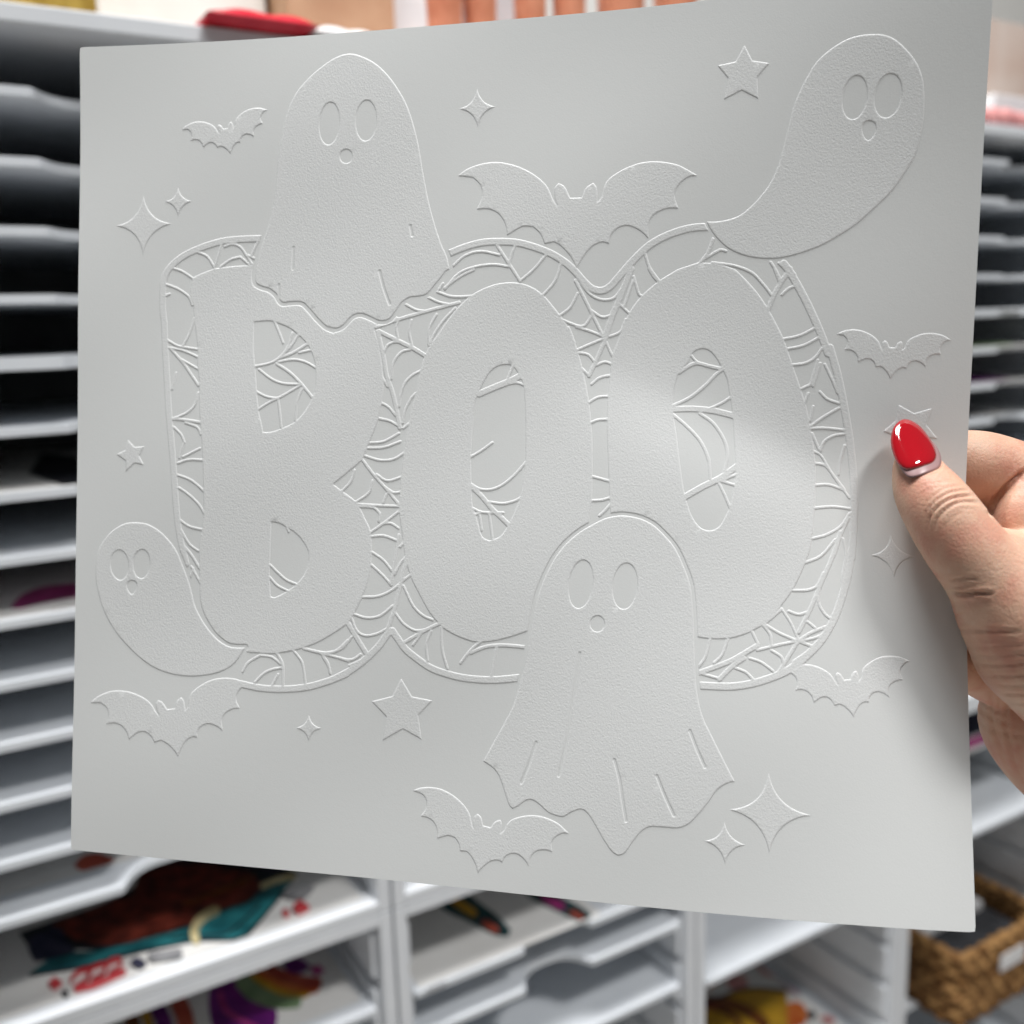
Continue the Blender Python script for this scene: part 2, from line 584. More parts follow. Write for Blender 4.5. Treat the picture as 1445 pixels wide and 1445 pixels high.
sparkles = [sparkle(*Z(*A1, q)) for q in ([(406, 848), (557, 998), (404, 1167), (262, 1010)], [(583, 808), (660, 884), (583, 970), (510, 886)])]
sparkles.append(sparkle(*Z(*A2, [(1168, 303), (1269, 402), (1172, 517), (1070, 414)])))
sparkles.append(sparkle(*Z(*C1, [(1250, 1110), (1320, 1184), (1248, 1257), (1176, 1183)])))
sparkles += [sparkle(*Z(980, 940, q, 3.1075)) for q in ([(325, 463), (517, 655), (328, 832), (146, 629)], [(131, 678), (231, 785), (134, 877), (37, 766)])]
sparkles.append(sparkle(*Z(*C4, [(1107, 193), (1242, 310), (1127, 424), (998, 302)])))

# --- letters
letter_b = (Z(*A1, [(655, 1275), (700, 1252), (760, 1230), (800, 1222), (870, 1214), (940, 1210), (1000, 1209)]) + [(430, 380), (520, 420), (533, 452)]
            + Z(*B2, [(285, 310), (302, 370), (320, 470), (327, 540), (330, 600), (320, 690), (300, 780), (258, 885), (222, 970), (150, 1035),
                      (74, 1097), (120, 1132), (190, 1187), (238, 1275), (265, 1340)])
            + Z(*C2, [(270, 290), (265, 370), (250, 440), (225, 510), (188, 588), (150, 648)])
            + Z(*C1, [(1370, 705), (1290, 750), (1200, 782), (1130, 797), (1060, 806), (1000, 803), (930, 795), (890, 768), (830, 745), (770, 692), (720, 612),
                      (697, 540), (692, 440), (690, 330)])
            + Z(*B1, [(690, 1340), (704, 1250), (712, 1170), (711, 1050), (706, 880), (698, 750), (690, 640), (690, 520), (680, 400), (682, 330), (664, 180),
                      (660, 110), (642, 62)]))
holes_b = [Z(*B1, [(970, 200), (1015, 195), (1058, 195), (1095, 207), (1150, 230), (1200, 270), (1240, 312), (1265, 360), (1283, 430), (1280, 540),
                   (1260, 595), (1230, 650), (1180, 705), (1115, 738), (1060, 757), (1018, 760), (1010, 720), (995, 650), (985, 550), (978, 440), (970, 350)]),
           Z(*C1, [(1058, 135), (1090, 138), (1130, 158), (1180, 190), (1220, 235), (1245, 285), (1245, 340), (1225, 400), (1185, 450), (1130, 490),
                   (1075, 517), (1056, 512), (1050, 400), (1055, 250)])]
letter_o1 = (Z(*B2, [(930, 72), (1010, 70), (1080, 90), (1140, 130), (1190, 185), (1240, 250), (1280, 315), (1315, 400), (1345, 510), (1370, 630),
                     (1385, 740), (1393, 850), (1396, 950), (1395, 1100), (1390, 1200), (1378, 1280)])
             + [(830, 790), (780, 850), (760, 900)]
             + Z(*C2, [(1070, 688), (1030, 702), (960, 725), (880, 742), (800, 746), (720, 722), (640, 680), (600, 640), (560, 590), (510, 500),
                       (470, 420), (440, 320), (428, 230), (415, 140), (405, 60)])
             + Z(*B2, [(408, 1200), (415, 1080), (425, 1000), (437, 900), (455, 800), (470, 720), (495, 620), (515, 520), (545, 430), (575, 375), (605, 335),
                       (650, 270), (705, 200), (775, 136), (850, 95)]))
holes_o1 = [Z(*B2, [(945, 490), (985, 495), (1015, 535), (1040, 590), (1048, 660), (1053, 800), (1052, 980), (1040, 1080), (1025, 1160), (1000, 1230),
                    (972, 1290), (950, 1330), (920, 1365), (870, 1384), (835, 1365), (815, 1310), (803, 1260), (785, 1215), (780, 1140), (776, 960),
                    (785, 800), (800, 670), (830, 600), (870, 530), (910, 498)])]
letter_o2 = (Z(*A4, [(20, 1268), (95, 1272), (150, 1283), (200, 1300)]) + Z(*B3, [(930, 2), (990, 60), (1050, 130), (1100, 205), (1130, 260), (1170, 340), (1200, 420),
             (1230, 510), (1265, 610), (1295, 710), (1312, 800), (1330, 900), (1340, 1000), (1340, 1150), (1330, 1300), (1312, 1440)])
             + Z(*C4, [(690, 300), (660, 380), (610, 480), (560, 550), (490, 640), (440, 670), (370, 705), (290, 727), (200, 730), (115, 718)])
             + [(930, 880), (900, 800), (865, 740)]
             + Z(*B3, [(290, 1190), (285, 1080), (280, 950), (275, 800), (280, 650), (290, 550), (300, 450), (325, 380), (352, 310), (388, 225), (450, 140), (540, 62), (640, 0)])
             + Z(*A3, [(1200, 1235), (1330, 1192)]))
holes_o2 = [Z(*B3, [(765, 408), (800, 420), (835, 460), (862, 510), (885, 560), (900, 640), (912, 720), (920, 820), (928, 950), (930, 1040), (922, 1120), (905, 1200),
                    (890, 1240), (850, 1310), (800, 1333), (750, 1315), (710, 1260), (685, 1190), (668, 1120), (650, 1000), (632, 850), (615, 740), (611, 690),
                    (620, 620), (635, 555), (655, 515), (690, 480), (710, 435), (735, 415)])]

q = 1 / 3.6125
webs = []


def add(zone, *paths):
    for p in paths:
        r = 2.15
        if isinstance(p, tuple):
            p, r = p[0], p[1] * q
        webs.append((Z(*zone, p), r))


# inside the counters
add(B1, [(1072, 190), (1095, 245), (1118, 305)], [(975, 425), (1060, 405), (1110, 370), (1145, 320), (1165, 255)],
    ([(1105, 380), (1170, 355), (1245, 308)], 9), [(1110, 372), (1160, 320), (1195, 265)], [(1200, 355), (1255, 343)],
    [(1095, 402), (1170, 390), (1230, 402), (1285, 432)], ([(1085, 412), (1150, 455), (1205, 508), (1266, 582)], 9),
    [(995, 440), (1060, 490), (1120, 512), (1200, 516)], [(985, 555), (1030, 578), (1085, 587), (1120, 572), (1200, 525)],
    [(990, 645), (1040, 612), (1085, 590)], [(1092, 592), (1100, 650), (1108, 735)], [(1215, 540), (1192, 600), (1180, 700)])
add(C1, [(1052, 352), (1100, 400), (1140, 432), (1190, 452)], [(1050, 415), (1090, 458), (1145, 486)], [(1135, 155), (1146, 182)])
add(B2, ([(815, 638), (900, 602), (975, 572), (1020, 548)], 17), [(960, 570), (975, 530), (990, 492)], [(975, 585), (1010, 580), (1040, 590)],
    [(775, 958), (830, 925), (885, 885)], [(778, 1098), (820, 1122), (880, 1124), (940, 1098), (1000, 1048), (1055, 985)],
    [(870, 1188), (940, 1196), (1000, 1182), (1030, 1165)], ([(780, 1112), (830, 1160), (880, 1220), (930, 1268), (968, 1305)], 13),
    [(780, 1218), (830, 1240), (940, 1243)], [(790, 1255), (825, 1240)], [(818, 1250), (830, 1330)], [(868, 1245), (885, 1380)])
add(B3, ([(645, 528), (700, 492), (740, 482), (800, 497), (862, 511)], 10), ([(705, 440), (730, 470), (760, 485)], 7), ([(612, 698), (700, 656), (780, 592), (830, 540), (862, 515)], 9),
    ([(595, 716), (720, 714), (820, 724), (920, 748)], 16), [(800, 712), (860, 685), (910, 652)], ([(612, 742), (680, 800), (740, 862), (775, 920), (795, 975)], 9),
    [(796, 970), (803, 1070)], ([(750, 738), (810, 780), (850, 830), (880, 890), (890, 960), (875, 1035)], 9), ([(664, 1168), (760, 1112), (850, 1068), (940, 1005)], 16),
    [(860, 1080), (935, 1048)], [(860, 1082), (930, 1103)], [(848, 1095), (875, 1150), (903, 1215)])
# round the B
add(A1, [(680, 1143), (730, 1165), (768, 1222)], [(803, 1105), (788, 1160), (768, 1225)], [(820, 1115), (860, 1103), (900, 1118), (930, 1160), (960, 1205)],
    [(990, 1090), (970, 1130), (955, 1168)], [(940, 1160), (1000, 1190)], [(800, 1218), (850, 1182), (900, 1168), (945, 1208)], [(545, 1222), (600, 1240), (658, 1277)],
    [(518, 1306), (580, 1330), (635, 1368), (655, 1412)], [(512, 1368), (540, 1356)])
add(B1, [(525, 288), (580, 320), (685, 338)], [(540, 330), (610, 345), (685, 378)], [(666, 180), (640, 260), (605, 325)], ([(545, 335), (610, 410), (655, 475), (685, 520)], 9),
    [(600, 390), (685, 438)], [(572, 458), (552, 540)], [(685, 560), (668, 620), (625, 662), (560, 690)], ([(555, 692), (620, 698), (695, 710)], 9),
    [(562, 735), (598, 772), (615, 812)], [(620, 712), (680, 735), (698, 770)], [(608, 886), (695, 842)], [(582, 917), (640, 900), (708, 902)],
    [(583, 978), (640, 1000), (682, 1030), (714, 1060)], [(588, 1043), (640, 1080), (690, 1130), (714, 1172)], [(593, 1208), (640, 1240), (708, 1257)],
    [(598, 1258), (640, 1330), (685, 1364)], ([(598, 1325), (650, 1385), (690, 1450)], 9), [(610, 820), (590, 890)])
add(C1, [(912, 895), (940, 850), (1003, 812)], [(1000, 813), (1060, 822), (1105, 858)], [(975, 950), (1020, 905), (1060, 886), (1110, 876)], [(1063, 965), (1092, 910)],
    ([(1088, 805), (1115, 860), (1118, 965)], 9), [(1172, 790), (1215, 850), (1232, 960)], [(1310, 800), (1345, 850), (1358, 905)], ([(1222, 778), (1320, 800), (1390, 790), (1448, 738)], 9),
    [(1310, 800), (1390, 822), (1450, 842)], [(640, 430), (660, 370)], ([(650, 360), (700, 450)], 8))
add(C2, [(60, 800), (120, 775), (168, 718)], [(0, 800), (100, 825), (165, 836), (213, 808)], [(20, 820), (45, 860), (57, 900)], ([(145, 645), (190, 720), (243, 805)], 14), [(155, 865), (215, 838)],
    [(168, 598), (240, 622), (310, 612), (375, 562)], [(165, 620), (195, 690), (240, 713), (300, 702), (345, 678)], [(218, 516), (300, 512), (370, 482), (430, 432), (468, 402)],
    [(268, 352), (330, 410), (368, 455)], [(272, 288), (330, 330), (377, 390)], [(266, 208), (330, 204), (393, 227)], ([(262, 187), (330, 140), (410, 78)], 8), [(320, 145), (365, 140), (405, 165)],
    [(205, 55), (280, 62), (310, 90), (305, 130)], ([(190, 42), (300, 50), (412, 54)], 8), ([(408, 200), (392, 300), (368, 445)], 9), ([(445, 330), (412, 470), (385, 580), (350, 680)], 12),
    [(385, 400), (415, 345), (442, 312)], [(415, 260), (432, 238)], [(432, 460), (480, 560), (530, 610), (580, 632)], [(385, 590), (430, 650), (490, 686), (548, 682)],
    ([(440, 745), (530, 692), (615, 650)], 10), [(480, 760), (520, 705)], [(572, 688), (548, 760), (555, 840)], ([(625, 670), (628, 780), (655, 880)], 8), ([(722, 852), (775, 785), (825, 742)], 8),
    ([(775, 800), (850, 770), (940, 762), (1058, 772)], 10), ([(905, 775), (880, 915)], 10))
# between B and the first O
add(B2, ([(290, 298), (400, 260), (520, 225), (620, 197), (715, 172)], 10), [(380, 240), (405, 258), (440, 250)], [(438, 178), (490, 207), (545, 217)], [(552, 142), (610, 170), (665, 182)],
    ([(605, 118), (680, 142), (780, 140)], 8), [(632, 75), (612, 105)], [(640, 98), (720, 40), (790, 5)], ([(305, 318), (400, 365), (480, 405), (545, 445)], 12), [(405, 265), (395, 300), (402, 350)],
    [(472, 262), (460, 320), (475, 392)], [(600, 232), (565, 300), (560, 385)], [(695, 200), (630, 270), (590, 330), (562, 390)], [(335, 422), (350, 390), (390, 372), (440, 385)],
    [(370, 560), (380, 480), (420, 425), (465, 412)], [(410, 700), (415, 650), (440, 580), (480, 540), (518, 520)], [(428, 785), (440, 720), (470, 660), (493, 635)],
    ([(300, 320), (330, 450), (345, 540), (372, 620), (392, 700), (412, 810)], 12), [(318, 683), (355, 705), (388, 745)], [(307, 763), (360, 775), (408, 803)], [(262, 887), (330, 880), (408, 838)],
    [(252, 913), (330, 910), (415, 880)], [(232, 952), (310, 975), (380, 970), (434, 938)], ([(218, 968), (280, 1050), (350, 1130), (408, 1202)], 9), [(295, 1048), (350, 1080), (432, 1056)],
    [(338, 1113), (380, 1140), (414, 1138)], [(182, 1025), (165, 1080), (118, 1132)], [(272, 1080), (255, 1140), (188, 1188)], [(345, 1148), (328, 1192)], [(430, 812), (462, 786)], [(320, 550), (350, 600)])
# over and between the two O
add(A3, ([(295, 1112), (330, 1165), (362, 1215), (412, 1292)], 9), [(385, 1112), (368, 1160), (355, 1205)], [(66, 1218), (130, 1162), (210, 1140), (305, 1158)], [(28, 1332), (100, 1252), (190, 1217), (280, 1207), (350, 1217)],
    [(412, 1290), (480, 1232), (548, 1152)], [(528, 1362), (590, 1290), (618, 1205)], ([(1048, 1150), (1070, 1220), (1118, 1288)], 8), [(1395, 1075), (1365, 1150), (1330, 1195)])
add(B3, [(145, 75), (190, 130), (250, 158), (310, 150), (345, 108)], ([(115, 60), (180, 190), (262, 355)], 9), ([(400, 0), (350, 130), (300, 250), (265, 355)], 16), [(200, 215), (250, 246), (295, 238)],
    [(36, 238), (90, 195), (127, 125)], [(40, 258), (130, 292), (165, 287), (200, 235)], ([(120, 296), (200, 322), (255, 345)], 8), ([(115, 418), (190, 385), (262, 355)], 8),
    ([(268, 360), (230, 450), (185, 545)], 11), ([(268, 360), (285, 405), (305, 445)], 8), [(130, 428), (180, 438), (212, 475)], [(148, 508), (188, 548)], [(80, 300), (110, 380)], [(222, 492), (265, 475), (302, 487)],
    [(198, 588), (240, 555), (294, 544)], [(182, 683), (230, 655), (283, 650)], [(192, 785), (230, 770), (275, 767)], [(202, 1058), (290, 1082)], [(198, 1181), (250, 1178), (294, 1166)],
    ([(238, 1258), (268, 1230), (294, 1200)], 8), [(290, 345), (345, 320), (372, 258)], [(412, 40), (440, 130), (462, 142)], ([(490, 0), (515, 40), (540, 68)], 8), [(345, 185), (390, 228)], [(410, 60), (365, 190)])
# right of the second O
add(A4, [(95, 1148), (70, 1220), (30, 1272)], ([(60, 1245), (130, 1205), (160, 1210)], 8), [(90, 1270), (200, 1285), (290, 1320), (350, 1380), (400, 1445)], [(388, 1266), (415, 1310), (440, 1362)], [(430, 1272), (465, 1305)])
add(B3, ([(1098, 205), (1130, 130), (1170, 60), (1212, 0)], 12), [(1130, 0), (1155, 65)], [(1168, 132), (1200, 102), (1240, 86)], [(1168, 360), (1260, 340), (1348, 295)], [(1188, 410), (1280, 390), (1364, 346)],
    [(1218, 490), (1290, 480), (1340, 450), (1378, 395)], [(1255, 617), (1315, 590), (1332, 530), (1350, 465)], [(1280, 692), (1302, 635)])
add(B4, ([(405, 410), (385, 480), (370, 525)], 8), [(405, 555), (440, 590), (500, 613)], [(430, 415), (470, 500), (495, 560)], ([(355, 732), (420, 685), (500, 638)], 8), ([(352, 742), (430, 740), (525, 750)], 8),
    [(370, 630), (355, 700)], [(365, 768), (400, 850)], [(408, 855), (425, 810), (470, 780), (525, 770)], [(530, 828), (510, 900), (500, 975)], ([(368, 855), (410, 880), (470, 980), (555, 1095)], 7), [(372, 918), (430, 930), (480, 990), (528, 1052)],
    [(382, 1030), (450, 1028), (528, 1056)], [(382, 1146), (470, 1140), (563, 1151)], [(368, 1302), (440, 1282), (510, 1240), (555, 1175)], [(332, 1424), (410, 1390), (482, 1308)], ([(552, 1195), (510, 1290), (480, 1380), (440, 1450)], 8))
add(C4, [(612, 483), (690, 480), (735, 457), (765, 395)], ([(852, 185), (812, 310), (752, 450), (702, 570), (640, 695)], 11), [(588, 588), (640, 605), (690, 590)], [(745, 470), (740, 540), (770, 600), (815, 635)],
    [(865, 220), (880, 300), (862, 420), (870, 500)], [(478, 642), (553, 577)], ([(558, 585), (600, 650), (642, 745)], 7), ([(463, 653), (540, 700), (640, 742), (722, 772)], 8), ([(640, 740), (540, 760), (428, 787)], 8),
    ([(635, 742), (700, 700), (805, 658)], 9), ([(640, 735), (600, 800), (535, 905)], 10), [(640, 742), (720, 725), (785, 698)], [(675, 635), (722, 672)], ([(115, 907), (200, 878), (300, 838), (425, 765)], 13),
    ([(235, 935), (300, 870), (360, 828)], 12), [(188, 732), (165, 820), (118, 885)], [(278, 732), (250, 810), (208, 852)], [(400, 690), (432, 755)], [(458, 660), (495, 710), (500, 765)], [(390, 828), (450, 850), (508, 893)],
    [(318, 878), (370, 900), (415, 945)], [(500, 788), (550, 820), (558, 845)], [(150, 908), (245, 935)], [(612, 845), (690, 790), (765, 712)])
border = [
    Z(*A1, [(1030, 1074), (900, 1078), (800, 1090), (690, 1125), (600, 1170), (535, 1230), (508, 1295), (505, 1360), (505, 1440)])
    + Z(*B1, [(512, 200), (518, 350), (527, 500), (535, 650), (548, 800), (560, 950), (570, 1100), (582, 1230), (600, 1330), (625, 1430)]),
    Z(*C1, [(900, 958), (1000, 979), (1110, 985), (1230, 976), (1340, 947), (1440, 907)])
    + Z(*C2, [(80, 932), (160, 890), (240, 830), (310, 760), (352, 702), (375, 688), (395, 718), (440, 780), (500, 830), (570, 877), (650, 907), (740, 928), (850, 938), (930, 936), (1040, 925)]),
    Z(*A3, [(30, 1158), (130, 1118), (220, 1095), (310, 1090), (400, 1096), (490, 1120), (570, 1152), (640, 1195), (690, 1240), (735, 1292), (775, 1328), (820, 1340), (862, 1325),
            (910, 1275), (970, 1205), (1050, 1125), (1120, 1078), (1210, 1040), (1290, 1020), (1375, 1014)]),
    Z(*A4, [(455, 1275), (500, 1335)]) + Z(*B3, [(1208, 15), (1265, 115), (1320, 225), (1370, 340), (1403, 430)])
    + Z(*B4, [(455, 330), (490, 450), (515, 560), (540, 700), (556, 800), (572, 950), (580, 1100), (576, 1250), (567, 1400)])
    + Z(*C4, [(912, 270), (892, 400), (862, 510), (818, 630), (752, 740), (662, 832), (580, 892), (500, 927), (400, 957), (290, 972), (120, 966)])]

f_letters = []
for outer, hs in ((letter_b, holes_b), (letter_o1, holes_o1), (letter_o2, holes_o2)):
    d = poly_field(outer)
    for h in hs:
        d = np.minimum(d, -poly_field(h))
    f_letters.append(d)
f_web = stroke_field(webs)
f_web = stroke_field([(p, 5.2) for p in border], f=f_web)
f_ghost = []
gout = []
for outl, hs, folds, gap, _i in ghosts:
    d = poly_field(outl, 60)
    gout.append((d, gap))
    dd = d.copy()
    for h in hs:
        dd = np.minimum(dd, -poly_field(h, 80))
    if folds:
        dd = np.minimum(dd, -stroke_field([(p, 1.25) for p in folds]))
    f_ghost.append(dd)
for d, gap in gout:
    cut = -d - gap * 0.243
    f_web = np.minimum(f_web, cut)
    f_letters = [np.minimum(x, cut) for x in f_letters]
f_bat = [poly_field(x, 40) for x in bats]
for d, gap in gout:
    f_bat = [np.minimum(x, -d - 0.35) for x in f_bat]
f_star = [poly_field(x, 20) for x in stars]
f_spk = [poly_field(x, 60) for x in sparkles]

pieces = ([('ghost_relief', x) for x in f_ghost] + [('bat_relief', x) for x in f_bat] + [('star_relief', x) for x in f_star]
          + [('sparkle_relief', x) for x in f_spk] + [('letter_relief', x) for x in f_letters] + [('web_border_relief', f_web)])
total = new_field()
owner = np.full((NY + 1, NX + 1), -1, np.int16)
order = list(range(len(pieces)))
for i in order:
    fld = pieces[i][1]
    if pieces[i][0] == 'web_border_relief':
        better = (fld > total) & ~(total > 0.02)          # the web only where no figure or letter stands
    else:
        better = fld > total
    owner[better] = i
    np.maximum(total, fld, out=total)

RH, RW = 0.130, 0.30                     # height of the raised film and width of its rounded edge, mm
tt = np.clip(total / RW, 0, 1)
zrel = np.where(total >= 0, RH * (1 - (1 - tt) ** 2), np.maximum(total, -0.3) * 2 * RH / RW * 0.6)
uu = np.linspace(-1, 1, NX + 1)[None, :].repeat(NY + 1, 0)
vv = np.linspace(-1, 1, NY + 1)[:, None].repeat(NX + 1, 1)
Pc = sheet_cam(uu, vv)
Nc = sheet_normal(uu, vv)
Pc = Pc + Nc * (zrel[..., None] / 1000.0)
PW = c2w(Pc).reshape(-1, 3).astype(np.float32)

sheet_root = thing('embossed_sheet', 'large white card with raised ghosts, bats and web-edged BOO lettering, held by the hand', 'sheet',
                   c2w(sheet_cam(np.array(0.0), np.array(-1.0))))

# the card itself
n1, n2 = 168, 158
us = np.linspace(-1, 1, n1 + 1)
vs = np.linspace(-1, 1, n2 + 1)
U2, V2 = np.meshgrid(us, vs)
rc = 0.012                               # slightly rounded corners
for su in (-1, 1):
    for sv in (-1, 1):
        m = (np.abs(U2) == 1) & (np.abs(V2) == 1) & (np.sign(U2) == su) & (np.sign(V2) == sv)
        U2[m] = su * (1 - rc * 0.12)
        V2[m] = sv * (1 - rc * 0.12)
Pf = sheet_cam(U2, V2)
Nf = sheet_normal(U2, V2)
Pb = Pf - Nf * 0.00032
VV = np.concatenate([c2w(Pf).reshape(-1, 3), c2w(Pb).reshape(-1, 3)])
idx = np.arange((n1 + 1) * (n2 + 1)).reshape(n2 + 1, n1 + 1)
fr = np.stack([idx[:-1, :-1], idx[:-1, 1:], idx[1:, 1:], idx[1:, :-1]], -1).reshape(-1, 4)
N0 = (n1 + 1) * (n2 + 1)
rim = np.concatenate([idx[0, :], idx[1:, -1], idx[-1, -2::-1], idx[-2::-1, 0]])
rimq = np.stack([rim[:-1], rim[1:], rim[1:] + N0, rim[:-1] + N0], -1)
VR = np.concatenate([VV, VV[rim], VV[rim + N0]])
nr0, nrl = 2 * N0, len(rim)
rk = np.arange(nrl - 1)
rimq = np.stack([nr0 + rk, nr0 + rk + 1, nr0 + nrl + rk + 1, nr0 + nrl + rk], -1)
card = fast_mesh('card', VR, np.concatenate([fr, fr[:, ::-1] + N0, rimq[:, ::-1]]), m_sheet, sheet_root, False)
sm = np.ones(len(card.data.polygons), bool)
sm[2 * len(fr):] = False
card.data.polygons.foreach_set('use_smooth', sm)

# the raised pieces: fine cells along the edges, coarse ones on the flats
gid = np.arange((NY + 1) * (NX + 1)).reshape(NY + 1, NX + 1)
c00, c01, c10, c11 = total[:-1, :-1], total[:-1, 1:], total[1:, :-1], total[1:, 1:]
live = np.maximum(np.maximum(c00, c01), np.maximum(c10, c11)) > 0
allown = np.stack([owner[:-1, :-1], owner[:-1, 1:], owner[1:, :-1], owner[1:, 1:]], -1)
allval = np.stack([c00, c01, c10, c11], -1)
cown = np.take_along_axis(allown, allval.argmax(-1)[..., None], -1)[..., 0]
BS = 8
by, bx_ = NY // BS, NX // BS
blk_o = cown[:by * BS, :bx_ * BS].reshape(by, BS, bx_, BS)
flat_cell = (np.minimum(np.minimum(c00, c01), np.minimum(c10, c11)) > RW + 0.02)[:by * BS, :bx_ * BS].reshape(by, BS, bx_, BS)
coarse = flat_cell.all((1, 3)) & (blk_o.min((1, 3)) == blk_o.max((1, 3)))
cm = np.zeros_like(live)
cm[:by * BS, :bx_ * BS] = coarse.repeat(BS, 0).repeat(BS, 1)
fine = live & ~cm
for i, (nm, _f) in enumerate(pieces):
    jj, ii = np.nonzero(fine & (cown == i))
    qf = np.stack([gid[jj, ii], gid[jj, ii + 1], gid[jj + 1, ii + 1], gid[jj + 1, ii]], -1)
    bj, bi = np.nonzero(coarse & (blk_o[:, 0, :, 0] == i))
    qc = np.stack([gid[bj * BS, bi * BS], gid[bj * BS, bi * BS + BS], gid[bj * BS + BS, bi * BS + BS], gid[bj * BS + BS, bi * BS]], -1)
    qq = np.concatenate([qf, qc])
    if len(qq) == 0:
        continue
    un, inv = np.unique(qq, return_inverse=True)
    fast_mesh(nm, PW[un], inv.reshape(-1, 4), m_relief, sheet_root, True)

# ------------------------------------------------------------------ the hand
m_skin, nt, b = principled('skin', (0.62, 0.37, 0.28), 0.48, 0.4)
tc = nt.nodes.new('ShaderNodeTexCoord')
n1_ = nt.nodes.new('ShaderNodeTexNoise')
n1_.inputs['Scale'].default_value = 85
n1_.inputs['Detail'].default_value = 5
rp = nt.nodes.new('ShaderNodeValToRGB')
rp.color_ramp.elements[0].position = 0.32
rp.color_ramp.elements[1].position = 0.70
rp.color_ramp.elements[0].color = (0.62, 0.30, 0.215, 1)
emid = rp.color_ramp.elements.new(0.5)
emid.color = (0.665, 0.40, 0.285, 1)
rp.color_ramp.elements[2].color = (0.70, 0.47, 0.345, 1)
nt.links.new(tc.outputs['Object'], n1_.inputs['Vector'])
nt.links.new(n1_.outputs['Fac'], rp.inputs['Fac'])
nt.links.new(rp.outputs['Color'], b.inputs['Base Color'])
b.inputs['Subsurface Weight'].default_value = 0.22
b.inputs['Subsurface Radius'].default_value = (1.0, 0.35, 0.2)
b.inputs['Subsurface Scale'].default_value = 0.0035
bp = noise_bump(nt, b, 1100, 0.42, 0.0004, 4, 0.65)
mp = nt.nodes.new('ShaderNodeMapping')
mp.inputs['Scale'].default_value = (1.0, 1.0, 2.2)
bp2 = noise_bump(nt, b, 620, 0.35, 0.0003, prev=bp, kind='voronoi')


def tube(bm, spine, seg=28, sub=6):
    """closed round tube through (px, py, depth m, radius mm) stations, rounded ends"""
    S = np.array([[*at(p[0], p[1], p[2] - 0.0022), p[3] / 1000.0] for p in spine])
    # Catmull-Rom
    out = []
    n = len(S)
    for i in range(n - 1):
        p0, p1, p2, p3 = S[max(i - 1, 0)], S[i], S[i + 1], S[min(i + 2, n - 1)]
        for j in range(sub):
            t = j / sub
            out.append(0.5 * ((2 * p1) + (-p0 + p2) * t + (2 * p0 - 5 * p1 + 4 * p2 - p3) * t * t + (-p0 + 3 * p1 - 3 * p2 + p3) * t ** 3))
    out.append(S[-1])
    out = np.array(out)
    # rounded caps
    d0 = out[0, :3] - out[1, :3]; d0 /= np.linalg.norm(d0)
    d1 = out[-1, :3] - out[-2, :3]; d1 /= np.linalg.norm(d1)
    cap0 = [np.append(out[0, :3] + d0 * out[0, 3] * math.sin(a), out[0, 3] * math.cos(a)) for a in (1.45, 1.15, 0.8, 0.4)]
    cap1 = [np.append(out[-1, :3] + d1 * out[-1, 3] * math.sin(a), out[-1, 3] * math.cos(a)) for a in (0.4, 0.8, 1.15, 1.45)]
    out = np.array(cap0 + list(out) + cap1)
    rings = []
    ref = np.array(UP)
    for i, s in enumerate(out):
        t = out[min(i + 1, len(out) - 1), :3] - out[max(i - 1, 0), :3]
        t /= np.linalg.norm(t)
        a = np.cross(t, ref); a /= np.linalg.norm(a)
        c = np.cross(t, a)
        rings.append([bm.verts.new(tuple(s[:3] + s[3] * (math.cos(2 * math.pi * k / seg) * a + math.sin(2 * math.pi * k / seg) * c))) for k in range(seg)])
    for r1, r2 in zip(rings[:-1], rings[1:]):
        for k in range(seg):
            bm.faces.new((r1[k], r1[(k + 1) % seg], r2[(k + 1) % seg], r2[k]))
    bm.faces.new(rings[0][::-1])
    bm.faces.new(rings[-1])


def touching(px, py, r, side=-1, sink=0.0003):
    """depth of a finger of radius r mm (front side -1, behind +1) that rests on the sheet there"""
    return sheet_depth(px, py) + side * (r / 1000.0 - sink) + (0.00045 if side > 0 else -0.0003) + 0.0022


bm = bmesh.new()
# thumb, in front of the sheet, running into the ball of the hand
tube(bm, [(1289, 646, touching(1289, 646, 5.6), 5.6), (1293, 660, touching(1293, 660, 7.4), 7.4), (1305, 688, touching(1305, 688, 9.6) - 0.0005, 9.6),
          (1327, 722, 0.3012, 10.9), (1357, 766, 0.2990, 11.7), (1392, 810, 0.2980, 12.8), (1425, 852, 0.2985, 16.8), (1465, 892, 0.3000, 21.6),
          (1503, 932, 0.3040, 21.8), (1562, 980, 0.3110, 24)])
tube(bm, [(1400, 790, 0.3050, 10.5), (1445, 800, 0.3060, 11.4), (1520, 815, 0.3120, 16)])
# index finger behind the sheet
tube(bm, [(1285, 652, touching(1285, 652, 7.6, 1), 7.6), (1325, 650, touching(1325, 650, 9.6, 1), 9.6), (1366, 656, 0.3262, 11.6), (1402, 664, 0.3275, 12.1), (1450, 686, 0.3285, 13.2), (1520, 720, 0.3290, 14)])
# middle finger, its bent joint pushed forward
tube(bm, [(1320, 765, 0.3290, 8.8), (1380, 762, 0.3330, 10.2), (1440, 748, 0.3290, 12.5), (1474, 738, 0.3165, 15.2), (1530, 760, 0.3260, 15.5)])
# ring and little finger
tube(bm, [(1312, 850, 0.3260, 8.4), (1380, 852, 0.3330, 9.6), (1460, 840, 0.3330, 12), (1530, 840, 0.3300, 15)])
tube(bm, [(1315, 930, touching(1315, 930, 7.5, 1) + .004, 7.5), (1340, 936, touching(1340, 936, 8.6, 1) + .004, 8.6), (1373, 940, 0.3310, 9.4), (1430, 956, 0.3340, 11), (1510, 910, 0.3320, 15)])
